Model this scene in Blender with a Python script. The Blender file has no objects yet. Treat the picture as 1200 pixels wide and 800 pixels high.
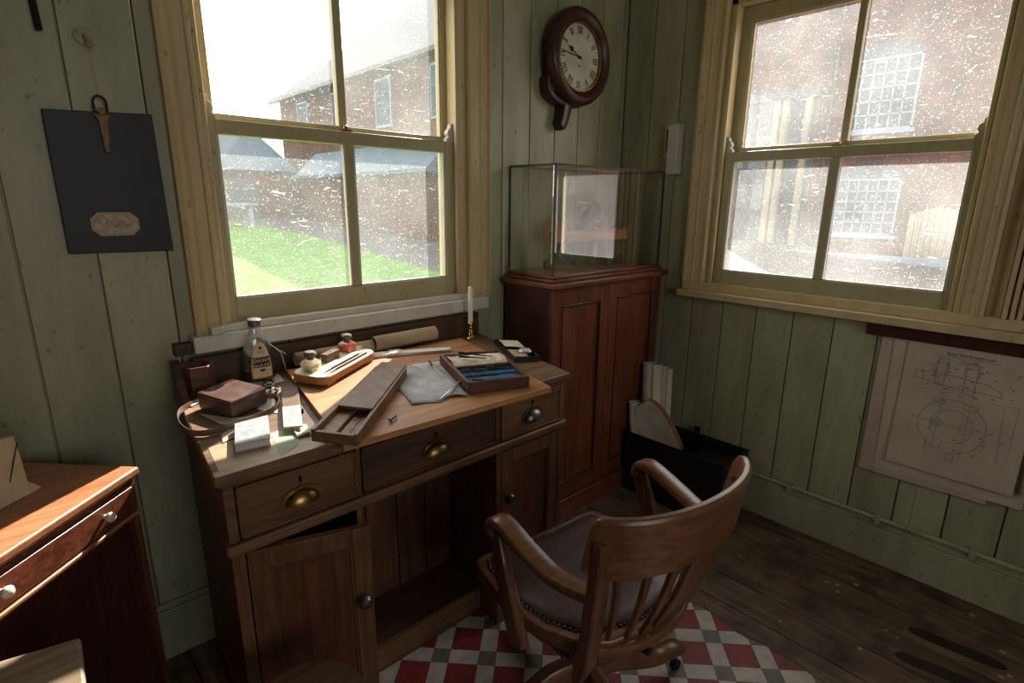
import bpy, bmesh, math, random
from mathutils import Vector, Matrix
from math import sin, cos, pi, radians
random.seed(7)
SC = bpy.context.scene
COL = SC.collection

# ---------------------------------------------------------------- camera
cam_d = bpy.data.cameras.new('camera'); cam = bpy.data.objects.new('camera', cam_d); COL.objects.link(cam)
cam.location = (-2.354, -1.736, 1.37)
cam.rotation_euler = (radians(75.622), radians(-0.583), radians(-42.843))
cam_d.sensor_width = 36.0; cam_d.lens = 638.7 / 1200 * 36; cam_d.clip_start = 0.02; cam_d.clip_end = 500
SC.camera = cam
# ---------------------------------------------------------------- sky, sun, exposure
SKY = 4.8
SUN = 24.0
w = bpy.data.worlds.new('sky'); SC.world = w; w.use_nodes = True
bg = w.node_tree.nodes['Background']; bg.inputs[0].default_value = (1.0, 0.97, 0.92, 1); bg.inputs[1].default_value = SKY
sd = bpy.data.lights.new('sun', 'SUN'); sd.energy = SUN; sd.angle = radians(0.6); sd.color = (1.0, 0.93, 0.80)
sun = bpy.data.objects.new('sun', sd); COL.objects.link(sun)
sdir = Vector((1.36, 1.0, 1.688 * math.tan(radians(35.5)))).normalized()
sun.rotation_euler = sdir.to_track_quat('Z', 'Y').to_euler()
sun.location = (6, 5, 8)
SC.view_settings.view_transform = 'Standard'; SC.view_settings.look = 'None'
SC.view_settings.gamma = 1.0; SC.view_settings.use_curve_mapping = False
SC.view_settings.exposure = 0.0
SC.cycles.max_bounces = 10; SC.cycles.diffuse_bounces = 5; SC.cycles.transparent_max_bounces = 16
SC.cycles.sample_clamp_indirect = 6.0
def portal(name, loc, rot, sx, sy):
    l = bpy.data.lights.new(name, 'AREA'); l.shape = 'RECTANGLE'; l.size = sx; l.size_y = sy; l.energy = 10
    l.cycles.is_portal = True
    o = bpy.data.objects.new(name, l); COL.objects.link(o); o.location = loc; o.rotation_euler = rot
portal('window_daylight', (-1.46, 0.2, 1.58), (radians(-90), 0, 0), 1.0, 1.3)
portal('window_daylight', (-2.1, -4.05, 1.6), (radians(90), 0, 0), 1.4, 1.2)  # portal at the added fill window behind the camera
portal('window_daylight', (0.2, -0.98, 1.58), (0, radians(90), 0), 1.3, 1.0)

# ================================================================ helpers
class G:
    """collects geometry for ONE mesh"""
    def __init__(s): s.v = []; s.f = []
    def add(s, vs, fs):
        n = len(s.v); s.v += [Vector(p) for p in vs]; s.f += [tuple(i + n for i in q) for q in fs]; return s
    def box(s, x0, x1, y0, y1, z0, z1):
        return s.add([(x0,y0,z0),(x1,y0,z0),(x1,y1,z0),(x0,y1,z0),(x0,y0,z1),(x1,y0,z1),(x1,y1,z1),(x0,y1,z1)],
                     [(3,2,1,0),(4,5,6,7),(0,1,5,4),(1,2,6,5),(2,3,7,6),(3,0,4,7)])
    def quad(s, c, z0, z1, inset=0):
        """prism over a polygon of (x,y)"""
        n = len(c); cx = sum(p[0] for p in c) / n; cy = sum(p[1] for p in c) / n
        top = [(p[0] + (cx - p[0]) * inset, p[1] + (cy - p[1]) * inset, z1) for p in c]
        vs = [(p[0], p[1], z0) for p in c] + top
        fs = [tuple(range(n - 1, -1, -1)), tuple(range(n, 2 * n))] + [(i, (i + 1) % n, n + (i + 1) % n, n + i) for i in range(n)]
        return s.add(vs, fs)
    def rings(s, rs, closed_ends=True, loop=False):
        n = len(rs[0]); vs = [p for r in rs for p in r]; fs = []
        m = len(rs)
        for k in range(m if loop else m - 1):
            a = k * n; b = ((k + 1) % m) * n
            for i in range(n): fs.append((a + i, a + (i + 1) % n, b + (i + 1) % n, b + i))
        if closed_ends and not loop:
            fs.append(tuple(range(n - 1, -1, -1))); fs.append(tuple((m - 1) * n + i for i in range(n)))
        return s.add(vs, fs)
    def lathe(s, prof, c=(0,0,0), axis='z', n=24, sx=1, sy=1):
        rs = []
        for r, h in prof:
            ring = []
            for i in range(n):
                a = 2 * pi * i / n; p = (r * cos(a) * sx, r * sin(a) * sy, h)
                if axis == 'x': p = (p[2], p[0], p[1])
                if axis == 'y': p = (p[0], p[2], p[1])
                ring.append((p[0] + c[0], p[1] + c[1], p[2] + c[2]))
            rs.append(ring)
        return s.rings(rs)
    def loft(s, path, sizes, side=(0,0,1), n=12, e=0.45, sub=4):
        """rounded-rectangle bar swept along a smoothed path; sizes = (across side, across up)"""
        P = [Vector(p) for p in path]
        if not isinstance(sizes, list): sizes = [sizes] * len(P)
        if sub > 1 and len(P) > 2:
            Q = []; S = []
            for i in range(len(P) - 1):
                p0 = P[max(i - 1, 0)]; p1 = P[i]; p2 = P[i + 1]; p3 = P[min(i + 2, len(P) - 1)]
                for k in range(sub):
                    t = k / sub
                    Q.append(0.5 * ((2 * p1) + (p2 - p0) * t + (2*p0 - 5*p1 + 4*p2 - p3) * t*t + (3*p1 - p0 - 3*p2 + p3) * t**3))
                    S.append((sizes[i][0] * (1-t) + sizes[i+1][0] * t, sizes[i][1] * (1-t) + sizes[i+1][1] * t))
            Q.append(P[-1]); S.append(sizes[-1]); P, sizes = Q, S
        rs = []; side = Vector(side)
        for i, p in enumerate(P):
            t = (P[min(i + 1, len(P) - 1)] - P[max(i - 1, 0)]).normalized()
            sd_ = (side - t * side.dot(t)).normalized(); up = t.cross(sd_)
            a, b = sizes[i]
            ring = []
            for k in range(n):
                an = 2 * pi * (k + .5) / n; c_, s_ = cos(an), sin(an)
                ring.append(p + sd_ * (math.copysign(abs(c_) ** e, c_) * a / 2) + up * (math.copysign(abs(s_) ** e, s_) * b / 2))
            rs.append(ring)
        return s.rings(rs)
    def rod(s, a, b, r, n=8, r2=None):
        a = Vector(a); b = Vector(b)
        side = Vector((0, 0, 1)) if abs((b - a).normalized().z) < .9 else Vector((1, 0, 0))
        return s.loft([a, b], [(2 * r, 2 * r), (2 * (r2 or r), 2 * (r2 or r))], side, n=n, e=1, sub=1)
    def tube(s, path, r, n=8, sub=4, side=(0, 0, 1)):
        return s.loft(path, [(2 * r, 2 * r)] * len(path), side, n=n, e=1, sub=sub)
    def sheet(s, fn, nu, nv, th=0.0006):
        """thin sheet with real thickness from fn(u,v)->(x,y,z)"""
        g = [[Vector(fn(i / nu, j / nv)) for j in range(nv + 1)] for i in range(nu + 1)]
        vs = []; idx = lambda i, j, k: k * (nu + 1) * (nv + 1) + i * (nv + 1) + j
        for k in (0, 1):
            for i in range(nu + 1):
                for j in range(nv + 1):
                    a = g[min(i + 1, nu)][j] - g[max(i - 1, 0)][j]; b = g[i][min(j + 1, nv)] - g[i][max(j - 1, 0)]
                    nn = a.cross(b); nn = nn.normalized() if nn.length > 1e-9 else Vector((0, 0, 1))
                    vs.append(g[i][j] + nn * (th if k else 0))
        fs = []
        for i in range(nu):
            for j in range(nv):
                fs.append((idx(i,j,1), idx(i+1,j,1), idx(i+1,j+1,1), idx(i,j+1,1)))
                fs.append((idx(i,j+1,0), idx(i+1,j+1,0), idx(i+1,j,0), idx(i,j,0)))
        for i in range(nu):
            fs.append((idx(i,0,0), idx(i+1,0,0), idx(i+1,0,1), idx(i,0,1))); fs.append((idx(i,nv,1), idx(i+1,nv,1), idx(i+1,nv,0), idx(i,nv,0)))
        for j in range(nv):
            fs.append((idx(0,j,1), idx(0,j+1,1), idx(0,j+1,0), idx(0,j,0))); fs.append((idx(nu,j,0), idx(nu,j+1,0), idx(nu,j+1,1), idx(nu,j,1)))
        return s.add(vs, fs)
    def map(s, fn): s.v = [Vector(fn(p)) for p in s.v]; return s

ORG = {}
def mk(name, g, mat, parent=None, bevel=0.0, sharp=35, org=None, fix=True):
    """link ONE mesh object; geometry of parts is given in the frame of the thing's Empty if it is rotated, else in world"""
    o_ = Vector((0, 0, 0))
    if parent is not None: o_ = ORG[parent.name]
    elif org is not None: o_ = Vector(org)
    else:
        n = len(g.v); o_ = Vector((sum(p.x for p in g.v) / n, sum(p.y for p in g.v) / n, min(p.z for p in g.v)))
    me = bpy.data.meshes.new(name); me.from_pydata([tuple(p - o_) for p in g.v], [], g.f)
    if fix:
        bm = bmesh.new(); bm.from_mesh(me); bmesh.ops.recalc_face_normals(bm, faces=bm.faces); bm.to_mesh(me); bm.free()
    me.polygons.foreach_set('use_smooth', [True] * len(me.polygons)); me.set_sharp_from_angle(angle=radians(sharp))
    me.materials.append(mat); me.update()
    o = bpy.data.objects.new(name, me); COL.objects.link(o)
    if parent is not None: o.parent = parent
    else: o.location = o_
    ORG[o.name] = o_
    if bevel:
        b = o.modifiers.new('bevel', 'BEVEL'); b.width = bevel; b.segments = 2; b.limit_method = 'ANGLE'; b.angle_limit = radians(40)
        b.harden_normals = False
    return o
def thing(name, label, cat, loc=(0,0,0), rz=0, group=None, local=False):
    o = bpy.data.objects.new(name, None); o.empty_display_size = .05; COL.objects.link(o); o.location = loc; o.rotation_euler = (0, 0, rz)
    o['label'] = label; o['category'] = cat
    if group: o['group'] = group
    ORG[o.name] = Vector((0, 0, 0)) if local else Vector(loc)
    return o
def tag(o, label, cat, group=None):
    o['label'] = label; o['category'] = cat
    if group: o['group'] = group
    return o
def struct(o, label=None, cat=None):
    o['kind'] = 'structure'
    if label: o['label'] = label
    if cat: o['category'] = cat
    return o
def dup(root, loc=None, label=None):
    r = root.copy(); COL.objects.link(r)
    if loc: r.location = loc
    if label: r['label'] = label
    for ch in list(root.children):
        c = ch.copy(); COL.objects.link(c); c.parent = r
    return r
def text_geo(s, size, th=0.0004, sx=1.0):
    cu = bpy.data.curves.new('t', 'FONT'); cu.body = s; cu.size = size; cu.extrude = th; cu.align_x = 'CENTER'; cu.align_y = 'CENTER'
    ob = bpy.data.objects.new('t', cu); COL.objects.link(ob)
    bpy.context.view_layer.update()
    me = ob.to_mesh(); g = G(); g.add([(v.co.x * sx, v.co.y, v.co.z) for v in me.vertices], [tuple(p.vertices) for p in me.polygons])
    ob.to_mesh_clear(); bpy.data.objects.remove(ob); bpy.data.curves.remove(cu)
    return g

# ---------------------------------------------------------------- materials
def newmat(name):
    m = bpy.data.materials.new(name); m.use_nodes = True; nt = m.node_tree
    return m, nt, nt.nodes, nt.links, nt.nodes['Principled BSDF']
def node(N, t, **kw):
    n = N.new(t)
    for k, v in kw.items(): setattr(n, k, v)
    return n
def ramp(N, stops):
    r = N.new('ShaderNodeValToRGB'); e = r.color_ramp.elements
    while len(e) < len(stops): e.new(0.5)
    for i, (p, c) in enumerate(stops): e[i].position = p; e[i].color = (*c, 1) if len(c) == 3 else c
    return r
def mixc(N, L, a, b, fac, mode='MIX'):
    m = N.new('ShaderNodeMix'); m.data_type = 'RGBA'; m.blend_type = mode
    for s, v in ((0, fac), (6, a), (7, b)):
        if hasattr(v, 'links') or hasattr(v, 'is_linked'): L.new(v, m.inputs[s])
        else: m.inputs[s].default_value = v if s == 0 else (*v, 1)
    return m.outputs[2]
def coords(N, L, scale, rnd=True):
    tc = N.new('ShaderNodeTexCoord'); mp = N.new('ShaderNodeMapping'); mp.inputs['Scale'].default_value = scale
    L.new(tc.outputs['Object'], mp.inputs['Vector'])
    if rnd:
        oi = N.new('ShaderNodeObjectInfo'); ml = N.new('ShaderNodeVectorMath'); ml.operation = 'SCALE'
        L.new(oi.outputs['Random'], ml.inputs['Scale']); ml.inputs[0].default_value = (37, 23, 51); L.new(ml.outputs[0], mp.inputs['Location'])
    return mp.outputs[0]
def wood(name, dark, light, axis='x', fine=60, rough=.45, wear=None, wear_amt=.35, bump=.15, spec=.4, vary=0.0):
    m, nt, N, L, B = newmat(name)
    st = {'x': (fine * .06, fine, fine), 'y': (fine, fine * .06, fine), 'z': (fine, fine, fine * .06)}[axis]
    v = coords(N, L, st)
    n1 = node(N, 'ShaderNodeTexNoise'); n1.inputs['Scale'].default_value = 1; n1.inputs['Detail'].default_value = 5; n1.inputs['Distortion'].default_value = .6
    L.new(v, n1.inputs['Vector'])
    r = ramp(N, [(.3, dark), (.72, light)]); L.new(n1.outputs[0], r.inputs[0])
    v2 = coords(N, L, (9, 9, 9)); n2 = node(N, 'ShaderNodeTexNoise'); n2.inputs['Scale'].default_value = 1; n2.inputs['Detail'].default_value = 6; L.new(v2, n2.inputs['Vector'])
    r2 = ramp(N, [(.45, (0, 0, 0)), (.68, (1, 1, 1))]); L.new(n2.outputs[0], r2.inputs[0])
    mm = N.new('ShaderNodeMath'); mm.operation = 'MULTIPLY'; mm.inputs[1].default_value = wear_amt; L.new(r2.outputs[0], mm.inputs[0])
    wc = wear or tuple(c * .45 for c in dark)
    out = mixc(N, L, r.outputs[0], wc, mm.outputs[0])
    if vary:
        oi = N.new('ShaderNodeObjectInfo'); mr = N.new('ShaderNodeMapRange'); mr.inputs[3].default_value = 1 - vary; mr.inputs[4].default_value = 1 + vary
        L.new(oi.outputs['Random'], mr.inputs[0]); hs = N.new('ShaderNodeHueSaturation'); L.new(mr.outputs[0], hs.inputs['Value']); L.new(out, hs.inputs['Color']); out = hs.outputs[0]
    L.new(out, B.inputs['Base Color']); B.inputs['Roughness'].default_value = rough; B.inputs['Specular IOR Level'].default_value = spec
    bp = N.new('ShaderNodeBump'); bp.inputs['Strength'].default_value = bump; bp.inputs['Distance'].default_value = .002
    L.new(n1.outputs[0], bp.inputs['Height']); L.new(bp.outputs[0], B.inputs['Normal'])
    return m
def paint(name, col, dirt, scale=6, rough=.5, amt=.5, streak=True, chips=None, vary=.05, bump=.2):
    m, nt, N, L, B = newmat(name)
    v = coords(N, L, (scale, scale, scale * (.25 if streak else 1)))
    n1 = node(N, 'ShaderNodeTexNoise'); n1.inputs['Scale'].default_value = 1; n1.inputs['Detail'].default_value = 8; n1.inputs['Roughness'].default_value = .65; L.new(v, n1.inputs['Vector'])
    r = ramp(N, [(.38, (0, 0, 0)), (.75, (1, 1, 1))]); L.new(n1.outputs[0], r.inputs[0])
    mm = N.new('ShaderNodeMath'); mm.operation = 'MULTIPLY'; mm.inputs[1].default_value = amt; L.new(r.outputs[0], mm.inputs[0])
    out = mixc(N, L, col, dirt, mm.outputs[0])
    v2 = coords(N, L, (55, 55, 30)); n2 = node(N, 'ShaderNodeTexNoise'); n2.inputs['Scale'].default_value = 1; n2.inputs['Detail'].default_value = 3; L.new(v2, n2.inputs['Vector'])
    r2 = ramp(N, [(.66, (0, 0, 0)), (.72, (1, 1, 1))]); L.new(n2.outputs[0], r2.inputs[0])
    m2 = N.new('ShaderNodeMath'); m2.operation = 'MULTIPLY'; m2.inputs[1].default_value = .5; L.new(r2.outputs[0], m2.inputs[0])
    out = mixc(N, L, out, chips or tuple(c * .5 for c in dirt), m2.outputs[0])
    oi = N.new('ShaderNodeObjectInfo'); mr = N.new('ShaderNodeMapRange'); mr.inputs[3].default_value = 1 - vary; mr.inputs[4].default_value = 1 + vary
    L.new(oi.outputs['Random'], mr.inputs[0]); hs = N.new('ShaderNodeHueSaturation'); L.new(mr.outputs[0], hs.inputs['Value']); L.new(out, hs.inputs['Color'])
    L.new(hs.outputs[0], B.inputs['Base Color']); B.inputs['Roughness'].default_value = rough; B.inputs['Specular IOR Level'].default_value = .35
    bp = N.new('ShaderNodeBump'); bp.inputs['Strength'].default_value = bump; bp.inputs['Distance'].default_value = .002
    L.new(n1.outputs[0], bp.inputs['Height']); L.new(bp.outputs[0], B.inputs['Normal'])
    return m
def plain(name, col, rough=.5, metal=0, noise=.25, scale=30, spec=.4, emit=None):
    m, nt, N, L, B = newmat(name)
    v = coords(N, L, (scale,) * 3); n1 = node(N, 'ShaderNodeTexNoise'); n1.inputs['Scale'].default_value = 1; n1.inputs['Detail'].default_value = 5; L.new(v, n1.inputs['Vector'])
    r = ramp(N, [(.35, tuple(c * (1 - noise) for c in col)), (.65, tuple(min(1, c * (1 + noise * .5)) for c in col))]); L.new(n1.outputs[0], r.inputs[0])
    L.new(r.outputs[0], B.inputs['Base Color']); B.inputs['Roughness'].default_value = rough; B.inputs['Metallic'].default_value = metal; B.inputs['Specular IOR Level'].default_value = spec
    return m
def glass(name, tint=(1, 1, 1), gloss=.06, dust=0.0, speck=0.0, scale=1.0, dcol=(.9, .93, .95)):
    """thin clear pane with an even haze of dust and specks of grime"""
    m = bpy.data.materials.new(name); m.use_nodes = True; N = m.node_tree.nodes; L = m.node_tree.links
    N.clear(); out = N.new('ShaderNodeOutputMaterial')
    tr = N.new('ShaderNodeBsdfTransparent'); tr.inputs[0].default_value = (*tint, 1)
    gl = N.new('ShaderNodeBsdfGlossy'); gl.inputs['Roughness'].default_value = .02
    fr = N.new('ShaderNodeLayerWeight'); fr.inputs[0].default_value = .35
    mr = N.new('ShaderNodeMapRange'); mr.inputs[3].default_value = gloss; mr.inputs[4].default_value = .38; L.new(fr.outputs['Fresnel'], mr.inputs[0])
    mx = N.new('ShaderNodeMixShader'); L.new(mr.outputs[0], mx.inputs[0]); L.new(tr.outputs[0], mx.inputs[1]); L.new(gl.outputs[0], mx.inputs[2])
    last = mx.outputs[0]
    if dust or speck:
        tl = N.new('ShaderNodeBsdfTranslucent'); tl.inputs[0].default_value = (*dcol, 1)
        df = N.new('ShaderNodeBsdfDiffuse'); df.inputs[0].default_value = (*dcol, 1)
        md = N.new('ShaderNodeMixShader'); md.inputs[0].default_value = .3; L.new(tl.outputs[0], md.inputs[1]); L.new(df.outputs[0], md.inputs[2])
        v = coords(N, L, (3 * scale,) * 3); n0 = node(N, 'ShaderNodeTexNoise'); n0.inputs['Scale'].default_value = 1; n0.inputs['Detail'].default_value = 6; L.new(v, n0.inputs['Vector'])
        r0 = ramp(N, [(.3, (dust * .5,) * 3), (.75, (dust * 1.5,) * 3)]); L.new(n0.outputs[0], r0.inputs[0])
        v1 = coords(N, L, (210 * scale,) * 3); n1 = node(N, 'ShaderNodeTexNoise'); n1.inputs['Scale'].default_value = 1; n1.inputs['Detail'].default_value = 2; L.new(v1, n1.inputs['Vector'])
        r1 = ramp(N, [(.64, (0, 0, 0)), (.73, (speck,) * 3)]); L.new(n1.outputs[0], r1.inputs[0])
        v3 = coords(N, L, (14 * scale, 14 * scale, 60 * scale)); n3 = node(N, 'ShaderNodeTexNoise'); n3.inputs['Scale'].default_value = 1; n3.inputs['Detail'].default_value = 1; n3.inputs['Distortion'].default_value = 2; L.new(v3, n3.inputs['Vector'])
        r3 = ramp(N, [(.68, (0, 0, 0)), (.80, (speck * .7,) * 3)]); L.new(n3.outputs[0], r3.inputs[0])
        a = N.new('ShaderNodeMath'); a.operation = 'ADD'; a.use_clamp = True; L.new(r0.outputs[0], a.inputs[0]); L.new(r1.outputs[0], a.inputs[1])
        a2 = N.new('ShaderNodeMath'); a2.operation = 'ADD'; a2.use_clamp = True; L.new(a.outputs[0], a2.inputs[0]); L.new(r3.outputs[0], a2.inputs[1])
        mx2 = N.new('ShaderNodeMixShader'); L.new(a2.outputs[0], mx2.inputs[0]); L.new(last, mx2.inputs[1]); L.new(md.outputs[0], mx2.inputs[2]); last = mx2.outputs[0]
    L.new(last, out.inputs[0])
    return m
def brick(name, scale=1.0, axis='x'):
    m, nt, N, L, B = newmat(name)
    tc = N.new('ShaderNodeTexCoord'); mp = N.new('ShaderNodeMapping')
    L.new(tc.outputs['Object'], mp.inputs['Vector'])
    sp = N.new('ShaderNodeSeparateXYZ'); L.new(mp.outputs[0], sp.inputs[0]); cb = N.new('ShaderNodeCombineXYZ')
    L.new(sp.outputs['XY'.index(axis.upper()) if axis in 'xy' else 0], cb.inputs[0]); L.new(sp.outputs[2], cb.inputs[1])
    b = N.new('ShaderNodeTexBrick'); b.inputs['Scale'].default_value = 1.0 * scale; b.inputs['Brick Width'].default_value = .23; b.inputs['Row Height'].default_value = .075; b.inputs['Mortar Size'].default_value = .008
    b.inputs['Color1'].default_value = (.105, .032, .024, 1); b.inputs['Color2'].default_value = (.06, .027, .025, 1); b.inputs['Mortar'].default_value = (.08, .062, .057, 1)
    L.new(cb.outputs[0], b.inputs['Vector'])
    n1 = node(N, 'ShaderNodeTexNoise'); n1.inputs['Scale'].default_value = 1.2; n1.inputs['Detail'].default_value = 5; L.new(tc.outputs['Object'], n1.inputs['Vector'])
    r = ramp(N, [(.4, (.6, .6, .65)), (.7, (1.2, 1.1, 1.05))]); L.new(n1.outputs[0], r.inputs[0])
    L.new(mixc(N, L, b.outputs[0], r.outputs[0], 1.0, 'MULTIPLY'), B.inputs['Base Color']); B.inputs['Roughness'].default_value = .9; B.inputs['Specular IOR Level'].default_value = .1
    return m

M = {}
M['green'] = paint('green_paint', (.365, .36, .24), (.17, .165, .10), 7, .42, .75, vary=.06)
M['cream'] = paint('cream_paint', (.56, .44, .25), (.34, .24, .115), 10, .4, .5, chips=(.12, .07, .035), vary=.03)
M['sash'] = paint('sash_paint', (.42, .37, .22), (.26, .20, .10), 12, .4, .5, chips=(.14, .1, .05), vary=.03)
M['white'] = paint('white_paint', (.60, .56, .50), (.38, .33, .27), 12, .45, .45, vary=.03)
M['ceil'] = paint('ceiling_paint', (.42, .41, .34), (.3, .28, .2), 3, .7, .3)
M['mahog_v'] = wood('mahogany_upright', (.085, .022, .012), (.19, .055, .026), 'z', 70, .35, vary=.06)
M['mahog_x'] = wood('mahogany_along', (.085, .022, .012), (.20, .06, .03), 'x', 70, .35)
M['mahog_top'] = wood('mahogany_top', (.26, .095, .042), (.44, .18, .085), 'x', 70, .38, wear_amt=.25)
M['mahog_dark'] = wood('dark_mahogany', (.035, .012, .009), (.075, .024, .015), 'z', 70, .35)
M['oak_x'] = wood('oak_along', (.085, .038, .018), (.20, .10, .048), 'x', 60, .5, vary=.08)
M['oak_z'] = wood('oak_upright', (.08, .034, .016), (.18, .085, .04), 'z', 60, .5, vary=.08)
M['oak_panel'] = wood('oak_panel', (.065, .022, .010), (.15, .052, .024), 'z', 60, .45)
M['oak_dark'] = wood('dark_oak', (.042, .019, .010), (.115, .052, .027), 'x', 60, .55)
M['desktop'] = wood('desk_top_wood', (.085, .042, .023), (.25, .135, .07), 'x', 55, .5, wear_amt=.6)
M['deskpale'] = wood('worn_desk_wood', (.36, .25, .15), (.50, .37, .24), 'x', 45, .5)
M['board'] = wood('drawing_board_wood', (.33, .135, .05), (.53, .25, .10), 'x', 34, .5, wear_amt=.3)
M['penbox'] = wood('pencil_box_wood', (.085, .034, .015), (.23, .10, .048), 'y', 60, .5, wear=(.32, .21, .14), wear_amt=.4)
M['penin'] = wood('box_inner_wood', (.19, .09, .048), (.34, .18, .10), 'y', 60, .55)
M['casewood'] = wood('case_wood', (.055, .019, .011), (.15, .052, .03), 'x', 60, .45)
M['paleply'] = wood('pale_wood', (.62, .50, .35), (.80, .68, .50), 'x', 40, .5, wear_amt=.15)
M['chair'] = wood('chair_oak', (.095, .036, .017), (.22, .095, .045), 'x', 80, .33, spec=.55)
M['chair_z'] = wood('chair_oak_upright', (.08, .030, .015), (.18, .075, .036), 'z', 80, .33, spec=.55)
M['floor'] = wood('floor_board', (.085, .050, .029), (.21, .135, .082), 'y', 45, .6, wear=(.02, .015, .013), wear_amt=.8, vary=.12, bump=.3)
M['stoolw'] = wood('stool_wood', (.07, .035, .02), (.15, .08, .045), 'x', 50, .5)
M['crate'] = wood('box_wood', (.13, .085, .055), (.25, .175, .115), 'x', 50, .5)
M['leather'] = plain('maroon_leather', (.085, .042, .042), .42, noise=.3, scale=40)
M['brownleather'] = plain('brown_leather', (.095, .05, .042), .28, noise=.3, scale=25, spec=.6)
M['strap'] = plain('strap_leather', (.12, .07, .045), .45)
M['brass'] = plain('aged_brass', (.32, .2, .07), .35, 1, .4, 60)
M['brass2'] = plain('bright_brass', (.62, .42, .16), .22, 1, .2, 60)
M['pewter'] = plain('dull_metal', (.16, .145, .13), .35, .9, .3, 60)
M['iron'] = plain('black_iron', (.02, .018, .017), .45, .6)
M['nail'] = plain('nail_head', (.10, .07, .045), .35, .8)
M['steel'] = plain('steel', (.5, .5, .5), .28, 1, .2)
M['clipbrass'] = plain('tarnished_brass', (.12, .08, .04), .5, .8, .4, 60)
M['black'] = plain('black_board', (.007, .006, .007), .5, 0, .3, 20)
M['blackm'] = plain('black_paint', (.010, .009, .009), .4)
M['paper'] = plain('paper', (.62, .57, .48), .8, 0, .15, 15)
M['papergrey'] = plain('grey_paper', (.47, .47, .48), .8, 0, .25, 18)
M['paperpink'] = plain('drawing_paper', (.50, .41, .33), .8, 0, .12, 8)
M['paperback'] = plain('backing_paper', (.46, .36, .29), .8, 0, .15, 8)
M['papertan'] = plain('tan_paper', (.42, .31, .2), .8, 0, .2, 12)
M['papergreen'] = plain('green_paper', (.42, .47, .36), .8, 0, .15, 12)
M['manila'] = plain('manila_card', (.45, .25, .12), .8, 0, .1, 12)
M['ink'] = plain('ink_line', (.10, .09, .10), .8, 0, .1)
M['inkblack'] = plain('black_print', (.015, .014, .014), .7, 0, .1)
M['wax'] = plain('candle_wax', (.80, .77, .70), .45, 0, .08)
M['dial'] = plain('dial_face', (.46, .43, .35), .5, 0, .2, 10)
M['cloth'] = plain('cream_cloth', (.66, .58, .44), .9, 0, .35, 40)
M['blue'] = plain('blue_velvet', (.035, .11, .22), .8, 0, .4, 60)
M['label'] = plain('label_paper', (.62, .50, .33), .7, 0, .15)
M['labelpale'] = plain('pale_label', (.42, .36, .31), .7, 0, .3, 60)
M['orange'] = plain('orange_border', (.62, .30, .06), .6, 0, .1)
M['bookgrey'] = plain('grey_cloth_cover', (.34, .36, .39), .6, 0, .2, 50)
M['ceramic'] = plain('white_ceramic', (.62, .56, .47), .35, 0, .2)
M['socket'] = plain('white_plastic', (.50, .49, .43), .5, 0, .1)
M['modelred'] = wood('model_wood', (.36, .12, .05), (.52, .2, .09), 'x', 60, .4)
M['modelblue'] = plain('model_blue', (.03, .045, .10), .4)
M['stain'] = plain('floor_stain', (.022, .016, .014), .6)
M['fleckblue'] = plain('blue_fleck', (.05, .06, .10), .7)
M['caseedge'] = plain('case_edge', (.045, .025, .02), .5)
M['red'] = plain('red_tile', (.23, .036, .033), .45, 0, .22, 30)
M['tilewhite'] = plain('white_tile', (.50, .45, .41), .45, 0, .18, 30)
M['tilegrey'] = plain('grey_tile', (.17, .145, .13), .45, 0, .2, 30)
M['matedge'] = plain('mat_backing', (.09, .062, .05), .7)
M['inkwell_red'] = plain('red_ink', (.62, .20, .13), .3)
M['cap'] = plain('cap_metal', (.14, .12, .11), .4, .5)
M['glasscase'] = glass('case_glass', (.93, .97, .95), .03, dust=.008)
M['glassA'] = glass('dusty_window_glass', (.98, .99, .99), .03, dust=.12, speck=.5)
M['glassB'] = glass('grimy_window_glass', (.98, .99, .99), .03, dust=.135, speck=.5)
M['bottleglass'] = glass('bottle_glass', (.60, .61, .55), .10, dust=.04)
M['wellglass'] = glass('inkwell_glass', (.95, .93, .86), .10, dust=.25, dcol=(.9, .85, .7))
M['wellred'] = glass('red_inkwell_glass', (.95, .65, .55), .10, dust=.28, dcol=(.9, .55, .45))
M['brickA'] = brick('brick_across', 1, 'y'); M['brickB'] = brick('brick_along', 1, 'y'); M['brickX'] = brick('brick_side', 1, 'x')
M['slate'] = plain('slate_roof', (.035, .04, .05), .7, 0, .2, 3)
M['slateblue'] = plain('blue_slate_roof', (.035, .06, .095), .6, 0, .15, 3)
M['grass'] = plain('lawn_grass', (.05, .125, .014), .9, 0, .4, 6, spec=.1)
M['road'] = plain('tarmac', (.05, .048, .05), .9, 0, .2, 4, spec=.1)
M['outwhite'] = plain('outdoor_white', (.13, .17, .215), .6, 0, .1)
M['outcream'] = plain('outdoor_cream', (.17, .15, .11), .6, 0, .1)
M['outdark'] = plain('dark_doorway', (.03, .035, .05), .5, 0, .2)
M['outpane'] = plain('far_pane', (.03, .042, .06), .8, 0, .3, 2)

# ================================================================ room shell
HOLE_Z0, HOLE_Z1 = 1.0, 2.17
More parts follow.
